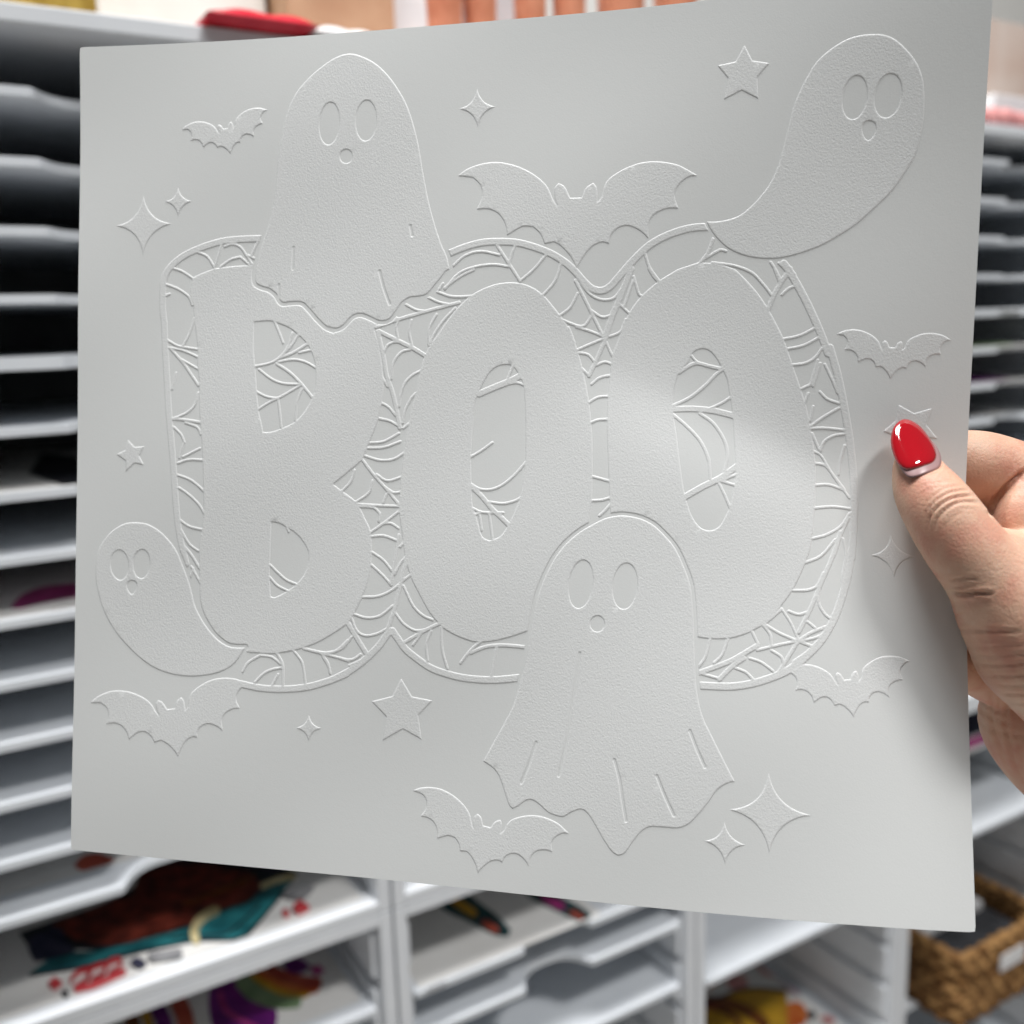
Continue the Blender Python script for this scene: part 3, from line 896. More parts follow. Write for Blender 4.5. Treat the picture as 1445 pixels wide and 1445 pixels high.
# palm, its heel and the forearm
tube(bm, [(1525, 720, 0.3280, 15), (1530, 800, 0.3270, 19), (1535, 880, 0.3280, 22), (1545, 950, 0.3300, 24), (1570, 1010, 0.3340, 26)])
tube(bm, [(1470, 985, 0.3380, 18), (1472, 1008, 0.3390, 21.2), (1500, 1048, 0.3400, 22), (1560, 1090, 0.3400, 25), (1640, 1150, 0.3320, 28), (1800, 1290, 0.3000, 30), (2080, 1560, 0.2550, 34)])
hand_root = thing('hand', 'bare hand with one glossy red thumbnail gripping the edge of the white sheet', 'hand', at(1800, 1280, 0.346))
me = bpy.data.meshes.new('hand_form')
bm.to_mesh(me)
bm.free()
tmp = bpy.data.objects.new('hand_form', me)
COL.objects.link(tmp)
rm = tmp.modifiers.new('r', 'REMESH')
rm.mode = 'VOXEL'
rm.voxel_size = 0.0007
smm = tmp.modifiers.new('s', 'SMOOTH')
smm.factor = 0.5
smm.iterations = 8
dg = bpy.context.evaluated_depsgraph_get()
hm = bpy.data.meshes.new_from_object(tmp.evaluated_get(dg))
bpy.data.objects.remove(tmp)
bpy.data.meshes.remove(me)
nv = len(hm.vertices)
co = np.empty(nv * 3, np.float32); hm.vertices.foreach_get('co', co); co = co.reshape(-1, 3).astype(float)
no = np.empty(nv * 3, np.float32); hm.vertices.foreach_get('normal', no); no = no.reshape(-1, 3).astype(float)
rel = co - CAM
dep = rel @ FW
qx = 722.5 + F * (rel @ RT) / dep
qy = 722.5 - F * (rel @ UP) / dep
facing = np.clip(-(no * (rel / np.linalg.norm(rel, axis=1, keepdims=True))).sum(1) * 2.0 + 0.5, 0, 1)
disp = np.zeros(nv)


def crease(pts, depth, width, dmin=0.0, dmax=0.33, ridge=0.45, face=True):
    p = smooth(pts, False, 170, 3)
    best = np.full(nv, 1e9)
    par = np.zeros(nv)
    sel = (qx > p[:, 0].min() - 20) & (qx < p[:, 0].max() + 20) & (qy > p[:, 1].min() - 20) & (qy < p[:, 1].max() + 20) & (dep < dmax) & (dep > dmin)
    ix = np.nonzero(sel)[0]
    if len(ix) == 0:
        return
    X, Y = qx[ix], qy[ix]
    bd = best[ix]; pr = par[ix]
    m = len(p) - 1
    for i in range(m):
        a, c = p[i], p[i + 1]
        d = c - a
        t = np.clip(((X - a[0]) * d[0] + (Y - a[1]) * d[1]) / (d @ d + 1e-9), 0, 1)
        dist = np.hypot(X - a[0] - t * d[0], Y - a[1] - t * d[1])
        bt = dist < bd
        bd = np.where(bt, dist, bd)
        pr = np.where(bt, (i + t) / m, pr)
    tap = np.clip(np.minimum(pr, 1 - pr) * 5 + 0.12, 0, 1)
    prof = -np.exp(-(bd / width) ** 2) + ridge * np.exp(-((bd - 2.1 * width) / (1.1 * width)) ** 2)
    disp[ix] += 1.35 * depth * 0.001 * prof * tap * (facing[ix] if face else 1)


# knuckle folds of the thumb
crease([(1310, 748), (1313, 728), (1327, 712), (1348, 702), (1374, 700)], 0.42, 2.2)
crease([(1304, 740), (1308, 722), (1322, 706), (1342, 695), (1366, 692)], 0.30, 1.9)
crease([(1318, 752), (1321, 735), (1334, 719), (1355, 708), (1382, 710)], 0.30, 2.2)
crease([(1300, 730), (1306, 712), (1320, 698), (1338, 688), (1356, 686)], 0.16, 1.7)
crease([(1330, 758), (1334, 742), (1346, 730), (1362, 722)], 0.10, 1.8)
crease([(1296, 690), (1310, 683), (1330, 680), (1345, 679)], 0.08, 1.5)
crease([(1298, 698), (1312, 690), (1332, 686)], 0.08, 1.5)
# folds at the root of the thumb
crease([(1342, 837), (1360, 838), (1385, 837), (1402, 838)], 0.75, 2.3, ridge=0.5)
crease([(1340, 819), (1358, 816), (1380, 817)], 0.30, 2.0)
crease([(1343, 868), (1356, 867), (1366, 862)], 0.22, 2.2)
crease([(1342, 891), (1370, 889), (1405, 891), (1440, 892)], 0.30, 2.8)
for yy, dd in ((912, .14), (925, .16), (938, .30), (953, .28), (966, .18), (979, .34), (992, .2)):
    x0_ = 1350 + max(0, (yy - 900)) * 0.8
    crease([(x0_, yy), (x0_ + 30, yy + 1), (x0_ + 65, yy - 1), (1470, yy)], dd, 2.0, 0.0, 0.32)
# fine lines running round the ball of the thumb
rng = np.random.default_rng(4)
for i in range(26):
    y0 = 770 + i * 6.2
    s_ = rng.uniform(0, 14)
    crease([(1372 + s_, y0 + 12), (1395, y0 + rng.uniform(-3, 3)), (1422, y0 - 2), (1448, y0 + 6 + rng.uniform(-3, 3)), (1475, y0 + 18)], rng.uniform(.03, .07), 1.3, 0.0, 0.31, 0.3)
# palm lines on the heel of the hand
crease([(1402, 975), (1398, 1000), (1404, 1030), (1414, 1060)], 0.25, 3.0, 0.30, 0.36)
crease([(1423, 985), (1420, 1015), (1425, 1050), (1436, 1090)], 0.30, 3.0, 0.30, 0.36)
crease([(1412, 985), (1408, 1012), (1414, 1045)], 0.12, 2.2, 0.30, 0.36)
crease([(1396, 730), (1402, 710), (1417, 690), (1432, 676), (1450, 662)], 1.3, 3.2, 0.29, 0.335, 0.1)
# index finger fold beside the sheet
crease([(1430, 640), (1436, 660), (1440, 680)], 0.12, 3.0, 0.30, 0.34)
co += no * disp[:, None]
hm.vertices.foreach_set('co', (co - np.array(hand_root.location)).astype(np.float32).ravel())
hm.update()
hm.polygons.foreach_set('use_smooth', np.ones(len(hm.polygons), bool))
hm.materials.clear()
hm.materials.append(m_skin)
skin = bpy.data.objects.new('skin', hm)
COL.objects.link(skin)
skin.parent = hand_root

# nail: the bare plate and the thick red polish over it
m_polish, nt, b = principled('red_gel_polish', (0.43, 0.004, 0.011), 0.07, 0.6)
b.inputs['Coat Weight'].default_value = 1.0
b.inputs['Coat Roughness'].default_value = 0.03
m_plate, nt, b = principled('bare_nail', (0.40, 0.25, 0.25), 0.30, 0.5)


def nail(name, outline, mat, depth0, depth1, ytip, ybase, dome, rim, bow, rings=9):
    """domed plate: depth runs from the tip to the base, cross bow and a rounded rim"""
    p = smooth(outline, True, 75, 2.0)
    c = p.mean(0)
    ax = np.array([0.40, 0.92])          # along the nail, tip to base, in the picture of the thumb
    cr = np.array([0.92, -0.40])
    V, Fc = [], []
    n = len(p)

    def dep_at(xy):
        t = np.clip((xy[1] - ytip) / (ybase - ytip), -0.2, 1.2)
        s = ((xy - c) @ cr) / 33.0
        d = depth0 + (depth1 - depth0) * t + bow * s * s
        return d

    for k in range(rings):
        r = 1 - k / rings
        for j in range(n):
            xy = c + (p[j] - c) * r
            h = dome * (1 - r ** 5.0) ** 0.6
            V.append(at(xy[0], xy[1], dep_at(xy) - h / 1000))
    V.append(at(c[0], c[1], dep_at(c) - dome / 1000))
    base_ = len(V)
    for j in range(n):
        V.append(at(p[j][0], p[j][1], dep_at(p[j]) + rim / 1000))
    for k in range(rings - 1):
        for j in range(n):
            a, e = k * n + j, k * n + (j + 1) % n
            Fc.append((a, e, e + n, a + n))
    for j in range(n):
        Fc.append(((rings - 1) * n + j, (rings - 1) * n + (j + 1) % n, rings * n))
        Fc.append((j, base_ + j, base_ + (j + 1) % n, (j + 1) % n))
    Fc.append(tuple(range(base_, base_ + n)))
    return link_mesh(name, V, Fc, mat, hand_root, True)


zt = sheet_depth(1275, 600)
red = [(1273.5, 592), (1263, 600), (1258, 612), (1257, 626), (1261, 643), (1268, 656), (1279, 662.5), (1290, 661), (1304, 657),
       (1317, 652), (1321.5, 643), (1318, 629), (1309, 614), (1298, 601), (1285, 593)]
plate = [(1264, 630), (1266, 648), (1272, 663), (1283, 673.5), (1297, 671.5), (1312, 666), (1324, 660.5), (1328, 653), (1327, 641), (1318, 625), (1295, 612), (1274, 612)]


def skin_depth(px, py, r=4.0):
    m = np.hypot(qx - px, qy - py) < r
    return float(((co - CAM) @ FW)[m].min())


d_tip, d_base = zt - 0.0058, skin_depth(1298, 668) - 0.0006
nail('nail_polish', red, m_polish, d_tip, d_base, 592, 668, 0.75, 1.0, 0.0030)
nail('bare_nail', plate, m_plate, d_tip + 0.0003, d_base + 0.0004, 592, 668, 0.2, 1.4, 0.0030)
# bed of the nail: the flesh gives way under the plate
pl = smooth(plate, True, 75, 2.0)
pc = pl.mean(0)
pl = pc + (pl - pc) * 1.03
inside = np.zeros(nv, bool)
edge_d = np.full(nv, 99.0)
near = (np.abs(qx - pc[0]) < 70) & (np.abs(qy - pc[1]) < 70)
for i in range(len(pl)):
    a, c = pl[i], pl[(i + 1) % len(pl)]
    hit = (a[1] > qy) != (c[1] > qy)
    inside ^= hit & (qx < (c[0] - a[0]) * (qy - a[1]) / (c[1] - a[1] + 1e-9) + a[0])
    d = c - a
    t = np.clip(((qx[near] - a[0]) * d[0] + (qy[near] - a[1]) * d[1]) / (d @ d + 1e-9), 0, 1)
    edge_d[near] = np.minimum(edge_d[near], np.hypot(qx[near] - a[0] - t * d[0], qy[near] - a[1] - t * d[1]))
wgt = np.clip(0.75 + np.where(inside, 1, -1) * edge_d / 5.0, 0, 1)
cr_ = np.array([0.92, -0.40])
s_ = ((qx - 1292) * cr_[0] + (qy - 640) * cr_[1]) / 33.0
want = d_tip + (d_base - d_tip) * np.clip((qy - 592) / 76.0, -0.2, 1.2) + 0.0030 * s_ ** 2 + 0.0009
dnow = (co - CAM) @ FW
mv = (wgt > 0) & near & (facing > 0.2) & (want > dnow) & (want - dnow < 0.006)
rd = (co - CAM) / dnow[:, None]
co[mv] += rd[mv] * ((want - dnow) * wgt)[mv][:, None]
hm.vertices.foreach_set('co', (co - np.array(hand_root.location)).astype(np.float32).ravel())
hm.update()

# ------------------------------------------------------------------ printed films lying on the trays
def ink(name, col, col2=None, scale=60, rough=0.38):
    return mottled('ink_' + name, col, col2 or tuple(min(1, c * 1.5 + 0.01) for c in col), scale, rough)


I_black = ink('black', (0.008, 0.009, 0.012), (0.02, 0.02, 0.03))
I_navy = ink('navy', (0.012, 0.014, 0.04), (0.05, 0.05, 0.09), 120)
I_red = ink('dark_red', (0.05, 0.008, 0.006), (0.20, 0.035, 0.02), 70)
I_teal = ink('teal', (0.010, 0.10, 0.12), (0.03, 0.22, 0.24), 50)
I_dteal = ink('deep_teal', (0.005, 0.035, 0.04), (0.01, 0.07, 0.075), 50)
I_cream = ink('cream', (0.55, 0.45, 0.22), (0.75, 0.66, 0.40), 80)
I_scarlet = ink('scarlet', (0.45, 0.02, 0.03), (0.6, 0.06, 0.07))
I_purple = ink('purple', (0.10, 0.008, 0.13), (0.20, 0.02, 0.22), 40)
I_magenta = ink('magenta', (0.28, 0.02, 0.14), (0.45, 0.06, 0.24), 60)
I_green = ink('sage', (0.16, 0.25, 0.13), (0.24, 0.33, 0.18))
I_yellow = ink('ochre', (0.45, 0.24, 0.02), (0.62, 0.36, 0.03), 30)
I_orange = ink('orange', (0.50, 0.10, 0.02), (0.62, 0.20, 0.05), 40)
I_brick = ink('brick', (0.33, 0.045, 0.03), (0.45, 0.09, 0.05), 40)
I_pink = ink('pink', (0.50, 0.20, 0.20), (0.62, 0.32, 0.30), 60)
I_grey = ink('grey', (0.20, 0.20, 0.21), (0.3, 0.3, 0.31))
I_brown = ink('brown', (0.12, 0.035, 0.01), (0.22, 0.07, 0.015), 60)


class Film:
    def __init__(self, label, z, corners, group='printed films on the trays'):
        """corners: world x, y of the film; z of its underside relative to the camera"""
        self.z = z
        c = np.mean(np.array(corners), 0)
        self.t = thing('printed_film', label, 'printed film', (c[0], c[1], z + CAM[2]), group)
        slab('film', corners, z, z + 0.0008, m_paper, self.t)
        self.n = 0
        self.lim = (min(p[0] for p in corners) + 0.002, max(p[0] for p in corners) - 0.002,
                    min(p[1] for p in corners) + 0.002, max(p[1] for p in corners) - 0.002)

    def lay(self, pts):
        self.n += 1
        zz = self.z + 0.0008 + 0.00022 * self.n
        w = [on_z(x, y, zz) for x, y in pts]
        return [(min(max(p[0], self.lim[0]), self.lim[1]), min(max(p[1], self.lim[2]), self.lim[3])) for p in w], zz

    def poly(self, name, pts, mat, curve=True):
        w, zz = self.lay(smooth(pts, True, 60, 4) if curve else pts)
        slab(name, w, self.z + 0.00081, zz, mat, self.t)

    def line(self, name, pts, r, mat):
        p = smooth(pts, False, 170, 4)
        d = np.gradient(p, axis=0)
        nrm = np.stack([-d[:, 1], d[:, 0]], -1) / (np.linalg.norm(d, axis=1, keepdims=True) + 1e-9)
        tp = np.clip(np.minimum(np.arange(len(p)), np.arange(len(p))[::-1]) / 2.0 + 0.35, 0, 1)[:, None]
        w, zz = self.lay(list(p + nrm * r * tp) + list((p - nrm * r * tp)[::-1]))
        slab(name, w, self.z + 0.00081, zz, mat, self.t)


def Y4(pts):
    return Z(0, 1190, pts, 2.258)


def Y5(pts):
    return Z(540, 1190, pts, 2.258)


def Y8(pts):
    return Z(1000, 1245, pts, 7.225)


fl = Film('film printed with a big dark red and teal beast shape on the wide shelf', Z_MID + 0.0112, [(-0.018, 0.735), (0.272, 0.732), (0.275, 1.03), (-0.016, 1.03)])
fl.poly('outline_print', Y4([(60, 285), (160, 250), (330, 190), (425, 140), (450, 95), (500, 50), (700, 20), (950, 92), (930, 125), (850, 180), (700, 240), (560, 292), (400, 330), (330, 342), (240, 338), (120, 372)]), I_black)
fl.poly('teal_print', Y4([(92, 416), (140, 380), (190, 352), (330, 338), (470, 302), (600, 266), (690, 226), (800, 172), (870, 132), (945, 98), (905, 150), (830, 240), (770, 298), (640, 305), (400, 352), (230, 396)]), I_teal)
fl.poly('red_print', Y4([(165, 255), (300, 205), (420, 160), (445, 100), (520, 70), (650, 68), (780, 90), (830, 130), (800, 180), (690, 215), (600, 258), (450, 305), (330, 322), (240, 305)]), I_red)
fl.line('teal_edge', Y4([(92, 418), (230, 398), (400, 355), (560, 320), (640, 308), (770, 300), (830, 243), (905, 152)]), 1.6, I_black)
fl.line('teal_edge', Y4([(540, 300), (640, 292), (720, 285), (780, 240), (830, 190)]), 1.2, I_black)
fl.line('fold_print', Y4([(210, 300), (180, 280), (150, 275)]), 4, I_navy)
fl.poly('dark_print', Y4([(95, 300), (150, 285), (215, 320), (240, 345), (180, 362), (110, 372), (90, 335)]), I_navy)
fl.line('horn_print', Y4([(628, 318), (618, 280), (635, 245), (665, 222), (700, 208)]), 6, I_cream)
for dx in range(5):
    fl.line('mane_print', Y4([(585 + dx * 45, 190 - dx * 14), (640 + dx * 38, 175 - dx * 16), (690 + dx * 30, 150 - dx * 14)]), 1.6, I_brown)
fl.line('claw_print', Y4([(830, 135), (880, 115), (940, 100)]), 2.5, I_cream)
for k in range(3):
    fl.line('script_print', Y4([(222 + k * 55, 438 - k * 22), (240 + k * 55, 410 - k * 20), (285 + k * 50, 395 - k * 16), (280 + k * 50, 425 - k * 18), (235 + k * 55, 455 - k * 22)]), 1.5, I_scarlet)
fl.line('script_print', Y4([(235, 460), (300, 445), (400, 400)]), 1.6, I_scarlet)
fl.poly('star_print', Y4([(152, 442), (166, 432), (172, 420), (182, 432), (196, 436), (182, 446), (172, 456)]), I_scarlet)
fl.poly('dot_print', Y4([(195, 472), (205, 464), (217, 472), (206, 481)]), I_black)
fl.poly('dot_print', Y4([(415, 375), (435, 362), (465, 376), (440, 388)]), I_navy)
fl.line('streak_print', Y4([(470, 358), (530, 350), (580, 340)]), 5, I_grey)  # grey streak in the print
fl.poly('star_print', Y4([(930, 200), (955, 178), (985, 196), (950, 214)]), I_scarlet)
fl.poly('star_print', Y4([(898, 213), (910, 206), (920, 215), (908, 222)]), I_scarlet)
fl.poly('dark_print', Y4([(900, 160), (960, 130), (1000, 130), (960, 165)]), I_grey)

fl = Film('film printed with a purple and rainbow swirl under the wide shelf', -0.588 + 0.0060, [(-0.02, 0.742), (0.268, 0.742), (0.268, 1.02), (-0.02, 1.02)])
fl.poly('swirl_print', Y4([(665, 480), (680, 440), (730, 425), (800, 470), (880, 530), (875, 600), (700, 640), (670, 560)]), I_purple)
fl.line('swirl_line', Y4([(700, 470), (720, 530), (790, 575), (850, 600)]), 4, I_magenta)
fl.line('rainbow_print', Y4([(765, 425), (810, 470), (880, 495), (960, 490)]), 14, I_green)
fl.line('rainbow_print', Y4([(800, 415), (850, 450), (910, 475), (985, 478)]), 5, I_yellow)
fl.line('rainbow_print', Y4([(820, 405), (880, 440), (940, 460), (1015, 462)]), 6, I_orange)
fl.line('rainbow_print', Y4([(850, 395), (910, 425), (970, 440), (1025, 445)]), 8, I_brick)
fl.poly('dark_print', Y4([(900, 380), (950, 365), (990, 390), (960, 410), (920, 410)]), I_purple)
fl.poly('pink_print', Y4([(985, 395), (1015, 385), (1035, 405), (1005, 420)]), I_magenta)
fl.line('stripe_print', Y4([(400, 520), (420, 560), (430, 600)]), 10, I_brown)
fl.line('stripe_print', Y4([(450, 510), (470, 560), (480, 600)]), 6, I_yellow)
fl.line('stripe_print', Y4([(490, 500), (520, 560), (530, 610)]), 11, I_purple)
fl.line('stripe_print', Y4([(560, 490), (585, 540), (595, 600)]), 12, I_brick)

fl = Film('film printed with two slim dark teal shapes', -0.588 + 0.0060, [(0.318, 0.7275), (0.520, 0.7275), (0.520, 1.03), (0.318, 1.03)])
fl.poly('slim_print', Y5([(150, 165), (200, 120), (260, 150), (310, 190), (365, 230), (408, 275), (400, 297), (355, 292), (270, 248), (200, 215)]), I_dteal)
fl.poly('slim_print', Y5([(420, 120), (500, 130), (560, 165), (620, 195), (665, 228), (668, 248), (632, 250), (545, 212), (470, 172)]), I_dteal)
fl.line('motif_print', Y5([(215, 170), (255, 200), (300, 228)]), 6, I_yellow)
fl.line('motif_print', Y5([(315, 245), (345, 265), (370, 280)]), 5, I_brick)
fl.line('motif_print', Y5([(505, 165), (545, 188), (580, 205)]), 6, I_magenta)
fl.line('motif_print', Y5([(595, 215), (620, 228), (640, 238)]), 4, I_brick)

fl = Film('film printed with an ochre and orange butterfly-like shape beside the grooved wall', -0.937 + 0.006, [(0.652, 0.735), (0.950, 0.735), (0.950, 1.03), (0.652, 1.03)])
fl.poly('wing_print', Y8([(-60, 1300), (0, 1240), (150, 1180), (300, 1110), (470, 1085), (700, 1090), (790, 1110), (810, 1300), (790, 1500), (-60, 1560)]), I_yellow)
fl.line('vein_print', Y8([(-60, 1210), (150, 1225), (320, 1280), (470, 1360), (600, 1480)]), 8, I_brown)
fl.line('vein_print', Y8([(-60, 1260), (100, 1290), (260, 1370), (350, 1480)]), 3.5, I_red)
fl.line('rim_print', Y8([(-60, 1230), (120, 1170), (300, 1100), (480, 1078), (800, 1105)]), 1.8, I_black)
fl.poly('orange_print', Y8([(800, 1240), (880, 1210), (960, 1240), (1005, 1330), (975, 1445), (800, 1500)]), I_orange)
fl.poly('pink_print', Y8([(180, 980), (300, 930), (400, 970), (400, 1060), (280, 1090), (190, 1060)]), I_pink)
fl.poly('pink_print', Y8([(480, 830), (600, 740), (680, 800), (760, 880), (700, 960), (560, 930)]), I_pink)
fl.line('squiggle_print', Y8([(740, 910), (800, 970), (850, 1040), (960, 1110)]), 7, I_magenta)
fl.poly('brown_print', Y8([(0, 1000), (130, 910), (150, 950), (60, 1040), (0, 1080)]), I_orange)
fl.poly('dot_print', Y8([(1000, 1330), (1050, 1300), (1100, 1340), (1060, 1390), (1015, 1380)]), I_black)
fl.poly('pink_print', Y8([(1130, 1380), (1220, 1350), (1300, 1400), (1220, 1450)]), I_pink)

fl = Film('film printed with a brick pink shape on a low tray', -0.845 + 0.006, [(0.315, 0.74), (0.615, 0.74), (0.615, 1.03), (0.315, 1.03)])
fl.poly('brick_print', Z(760, 1205, [(560, 1520), (700, 1400), (1050, 1262), (1335, 1432), (1335, 1560)], 6.02), I_pink)
fl.line('streak_print', Z(760, 1205, [(1105, 1255), (1180, 1310), (1280, 1370)], 6.02), 6, I_black)  # black streak along the pink shape
_t = thing('tray_label', 'tiny grey printed tray label at the front corner of the tray with slim prints', 'label', (*on_z(612, 1395, -0.5818)[:2], -0.5818 + CAM[2]))
for _k in range(5):
    _w = on_z(606 + _k * 5.5, 1399 - _k * 2.3, -0.5816)
    box('printed_mark', _w[0], _w[0] + 0.0022, _w[1], _w[1] + 0.005, -0.5818, -0.5812, I_grey, _t, 0)
# narrow views into the upper trays
fl = Film('film with a dark magenta print in the middle trays of the tall stack', 0.1963 - PITCH_Z * 9 + 0.006, [(-0.03, 0.728), (0.27, 0.728), (0.27, 1.03), (-0.03, 1.03)])
fl.poly('magenta_print', [(14, 858), (30, 840), (60, 828), (110, 822), (180, 812), (180, 845), (110, 842), (60, 850), (30, 858)], I_magenta)
fl.poly('pink_print', [(75, 866), (100, 858), (140, 850), (140, 866), (95, 874)], I_pink)
fl = Film('film with a black corner print in the tall stack', 0.1963 - PITCH_Z * 7 + 0.006, [(-0.03, 0.726), (0.27, 0.726), (0.27, 1.03), (-0.03, 1.03)])
fl.poly('black_print', [(40, 668), (70, 678), (110, 690), (160, 690), (160, 650), (60, 640)], I_black)
fl = Film('film with a small rusty print under the white card corner', 0.1963 - PITCH_Z * 14 + 0.006, [(-0.03, 0.76), (0.27, 0.76), (0.27, 1.03), (-0.03, 1.03)])
fl.poly('rust_print', [(104, 1222), (116, 1208), (140, 1204), (162, 1212), (150, 1226), (124, 1232)], I_brick)
for k, (zk, dy, col, ya) in enumerate(((5, 0.020, I_magenta, 0), (6, 0.006, I_green, 0), (7, 0.010, I_purple, 0), (8, 0.030, I_grey, 0))):
    z_ = 0.1963 + 0.0115 - PITCH_Z * zk + 0.006
    fl = Film(['film with a pink band in the far trays', 'glossy film with a sage corner in the far trays', 'film with a purple corner in the far trays',
               'film with a grey print just above the finger'][k], z_, [(1.000, YF + dy), (1.295, YF + dy), (1.295, 1.03), (1.000, 1.03)])
    w0 = on_y(1376, 500, YF + dy + 0.02)
    slab('corner_print', [(1.02, YF + dy + 0.02), (1.17, YF + dy + 0.016), (1.24, YF + dy + 0.12), (1.02, YF + dy + 0.15)], z_ + 0.00081, z_ + 0.0022, col, fl.t)
fl = Film('film with a navy and pink print behind the little finger', -0.502 - PITCH_Z * 1.6 + 0.002, [(1.000, 0.735), (1.295, 0.735), (1.295, 1.03), (1.000, 1.03)])
slab('navy_print', [(1.02, 0.765), (1.28, 0.765), (1.28, 0.93), (1.02, 0.93)], fl.z + 0.00081, fl.z + 0.0012, I_navy, fl.t)
slab('pink_print', [(1.02, 0.742), (1.28, 0.742), (1.28, 0.760), (1.02, 0.760)], fl.z + 0.00081, fl.z + 0.0012, I_magenta, fl.t)

# ------------------------------------------------------------------ woven basket
m_weave = mottled('seagrass', (0.14, 0.06, 0.018), (0.46, 0.26, 0.10), 75, 0.75, 0.6, 0.25, 5, 0.002)
m_weave_d = mottled('seagrass_dark', (0.10, 0.045, 0.015), (0.24, 0.12, 0.04), 140, 0.8, 0.6, 0.2, 5, 0.002)
m_tag = mottled('white_label', (0.70, 0.70, 0.71), (0.76, 0.76, 0.77), 60, 0.5)
bx0, bx1, by0, by1, bz0, bz1 = 1.092, 1.285, 0.712, 0.985, -0.950, -0.842
bt = thing('woven_basket', 'brown woven seagrass basket with a white label on its front', 'basket', ((bx0 + bx1) / 2, (by0 + by1) / 2, bz0 + CAM[2]))
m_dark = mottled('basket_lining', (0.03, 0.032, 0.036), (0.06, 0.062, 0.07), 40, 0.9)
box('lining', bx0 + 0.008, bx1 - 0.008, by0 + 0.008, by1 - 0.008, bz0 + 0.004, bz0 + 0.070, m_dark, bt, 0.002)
rows = 9
for k in range(rows):                    # coils of twisted grass, row on row
    zc = bz0 + (k + 0.5) * (bz1 - bz0) / rows
    rr = (bz1 - bz0) / rows * 0.56
    V, Fc = [], []
    per = []
    cor = 0.012
    for (cx, cy, a0) in ((bx1 - cor, by1 - cor, 0), (bx0 + cor, by1 - cor, 90), (bx0 + cor, by0 + cor, 180), (bx1 - cor, by0 + cor, 270)):
        for i in range(5):
            a = math.radians(a0 + i * 22.5)
            per.append((cx + cor * math.cos(a), cy + cor * math.sin(a)))
    dense = []
    for i in range(len(per)):
        p, s = np.array(per[i]), np.array(per[(i + 1) % len(per)])
        m = max(1, int(np.linalg.norm(s - p) / 0.004))
        dense += [p + (s - p) * j / m for j in range(m)]
    n = len(dense)
    cxy = np.array([(bx0 + bx1) / 2, (by0 + by1) / 2])
    for i, p in enumerate(dense):
        tng = dense[(i + 1) % n] - dense[i - 1]
        nr_ = np.array([tng[1], -tng[0]]) / (np.linalg.norm(tng) + 1e-9)
        wob = 1 + 0.42 * math.sin(i * 1.05 + k * 2.6) + 0.2 * math.sin(i * 0.31 + k * 1.3)
        for j in range(8):
            a = 2 * math.pi * j / 8
            V.append((p[0] + nr_[0] * math.cos(a) * rr * wob, p[1] + nr_[1] * math.cos(a) * rr * wob, zc + CAM[2] + math.sin(a) * rr * (0.9 + 0.1 * wob)))
    for i in range(n):
        for j in range(8):
            i2, j2 = (i + 1) % n, (j + 1) % 8
            Fc.append((i * 8 + j, i2 * 8 + j, i2 * 8 + j2, i * 8 + j2))
    link_mesh('coil', V, Fc, m_weave if (k * 7) % 5 else m_weave_d, bt, True)
# label threaded on the front
pa, pb = 1.168, 1.222
slab_v = [(pa, by0 - 0.010, bz0 + 0.064), (pb, by0 - 0.010, bz0 + 0.064), (pb, by0 - 0.010, bz0 + 0.086), (pa, by0 - 0.010, bz0 + 0.086)]
box('label', pa, pb, by0 - 0.0105, by0 - 0.0085, bz0 + 0.060, bz0 + 0.084, m_tag, bt, 0.0008)
o = thing('packet', 'white and grey packet lying inside the woven basket', 'packet', (1.20, 0.86, bz0 + 0.073 + CAM[2]))
box('wrapper', 1.125, 1.262, 0.79, 0.955, bz0 + 0.0725, bz0 + 0.090, m_tag, o, 0.006, 3)
box('band', 1.124, 1.263, 0.85, 0.88, bz0 + 0.072, bz0 + 0.0905, I_black, o, 0.005, 2)

# ------------------------------------------------------------------ things standing on top of the shelving
ZT = Z_TOP + 0.0003
m_gold = mottled('gold_card', (0.42, 0.26, 0.04), (0.66, 0.45, 0.10), 90, 0.35)
m_cream = mottled('cream_card', (0.68, 0.66, 0.62), (0.74, 0.72, 0.68), 20, 0.6)
m_copper = mottled('copper_paper', (0.55, 0.20, 0.11), (0.70, 0.30, 0.18), 50, 0.4)
m_kraft = mottled('tan_card', (0.42, 0.24, 0.14), (0.50, 0.31, 0.19), 30, 0.6)
m_redwrap = mottled('red_wrap', (0.50, 0.012, 0.03), (0.62, 0.03, 0.05), 30, 0.25)
m_clear = mottled('white_wrap', (0.72, 0.72, 0.73), (0.80, 0.79, 0.79), 30, 0.25)
m_garland = mottled('pink_felt', (0.58, 0.22, 0.22), (0.70, 0.36, 0.34), 200, 0.9)


def carton(label, x0, x1, y0, y1, h, mat, lid=None):
    t = thing('carton', label, 'box', ((x0 + x1) / 2, (y0 + y1) / 2, ZT + CAM[2]))
    box('body', x0, x1, y0, y1, ZT, ZT + h, mat, t, 0.002)
    box('lid', x0 - 0.0015, x1 + 0.0015, y0 - 0.0015, y1 + 0.0015, ZT + h, ZT + h + 0.02, lid or mat, t, 0.002)
    return t


carton('yellow gold carton on top of the shelving', -0.04, 0.128, 0.722, 0.86, 0.10, m_gold)
carton('tall cream carton behind the red wrapped packets', 0.16, 0.30, 0.90, 1.02, 0.24, m_cream)
carton('tan cardboard carton behind the red wrapped packets', 0.305, 0.405, 0.86, 1.02, 0.20, m_kraft)
carton('plain white carton between the tan carton and the copper cups', 0.41, 0.47, 0.88, 1.02, 0.20, m_clear)
carton('grey white carton next to the copper cups', 0.475, 0.545, 0.84, 1.0, 0.20, mottled('grey_card', (0.5, 0.5, 0.52), (0.55, 0.55, 0.57), 20, 0.6))


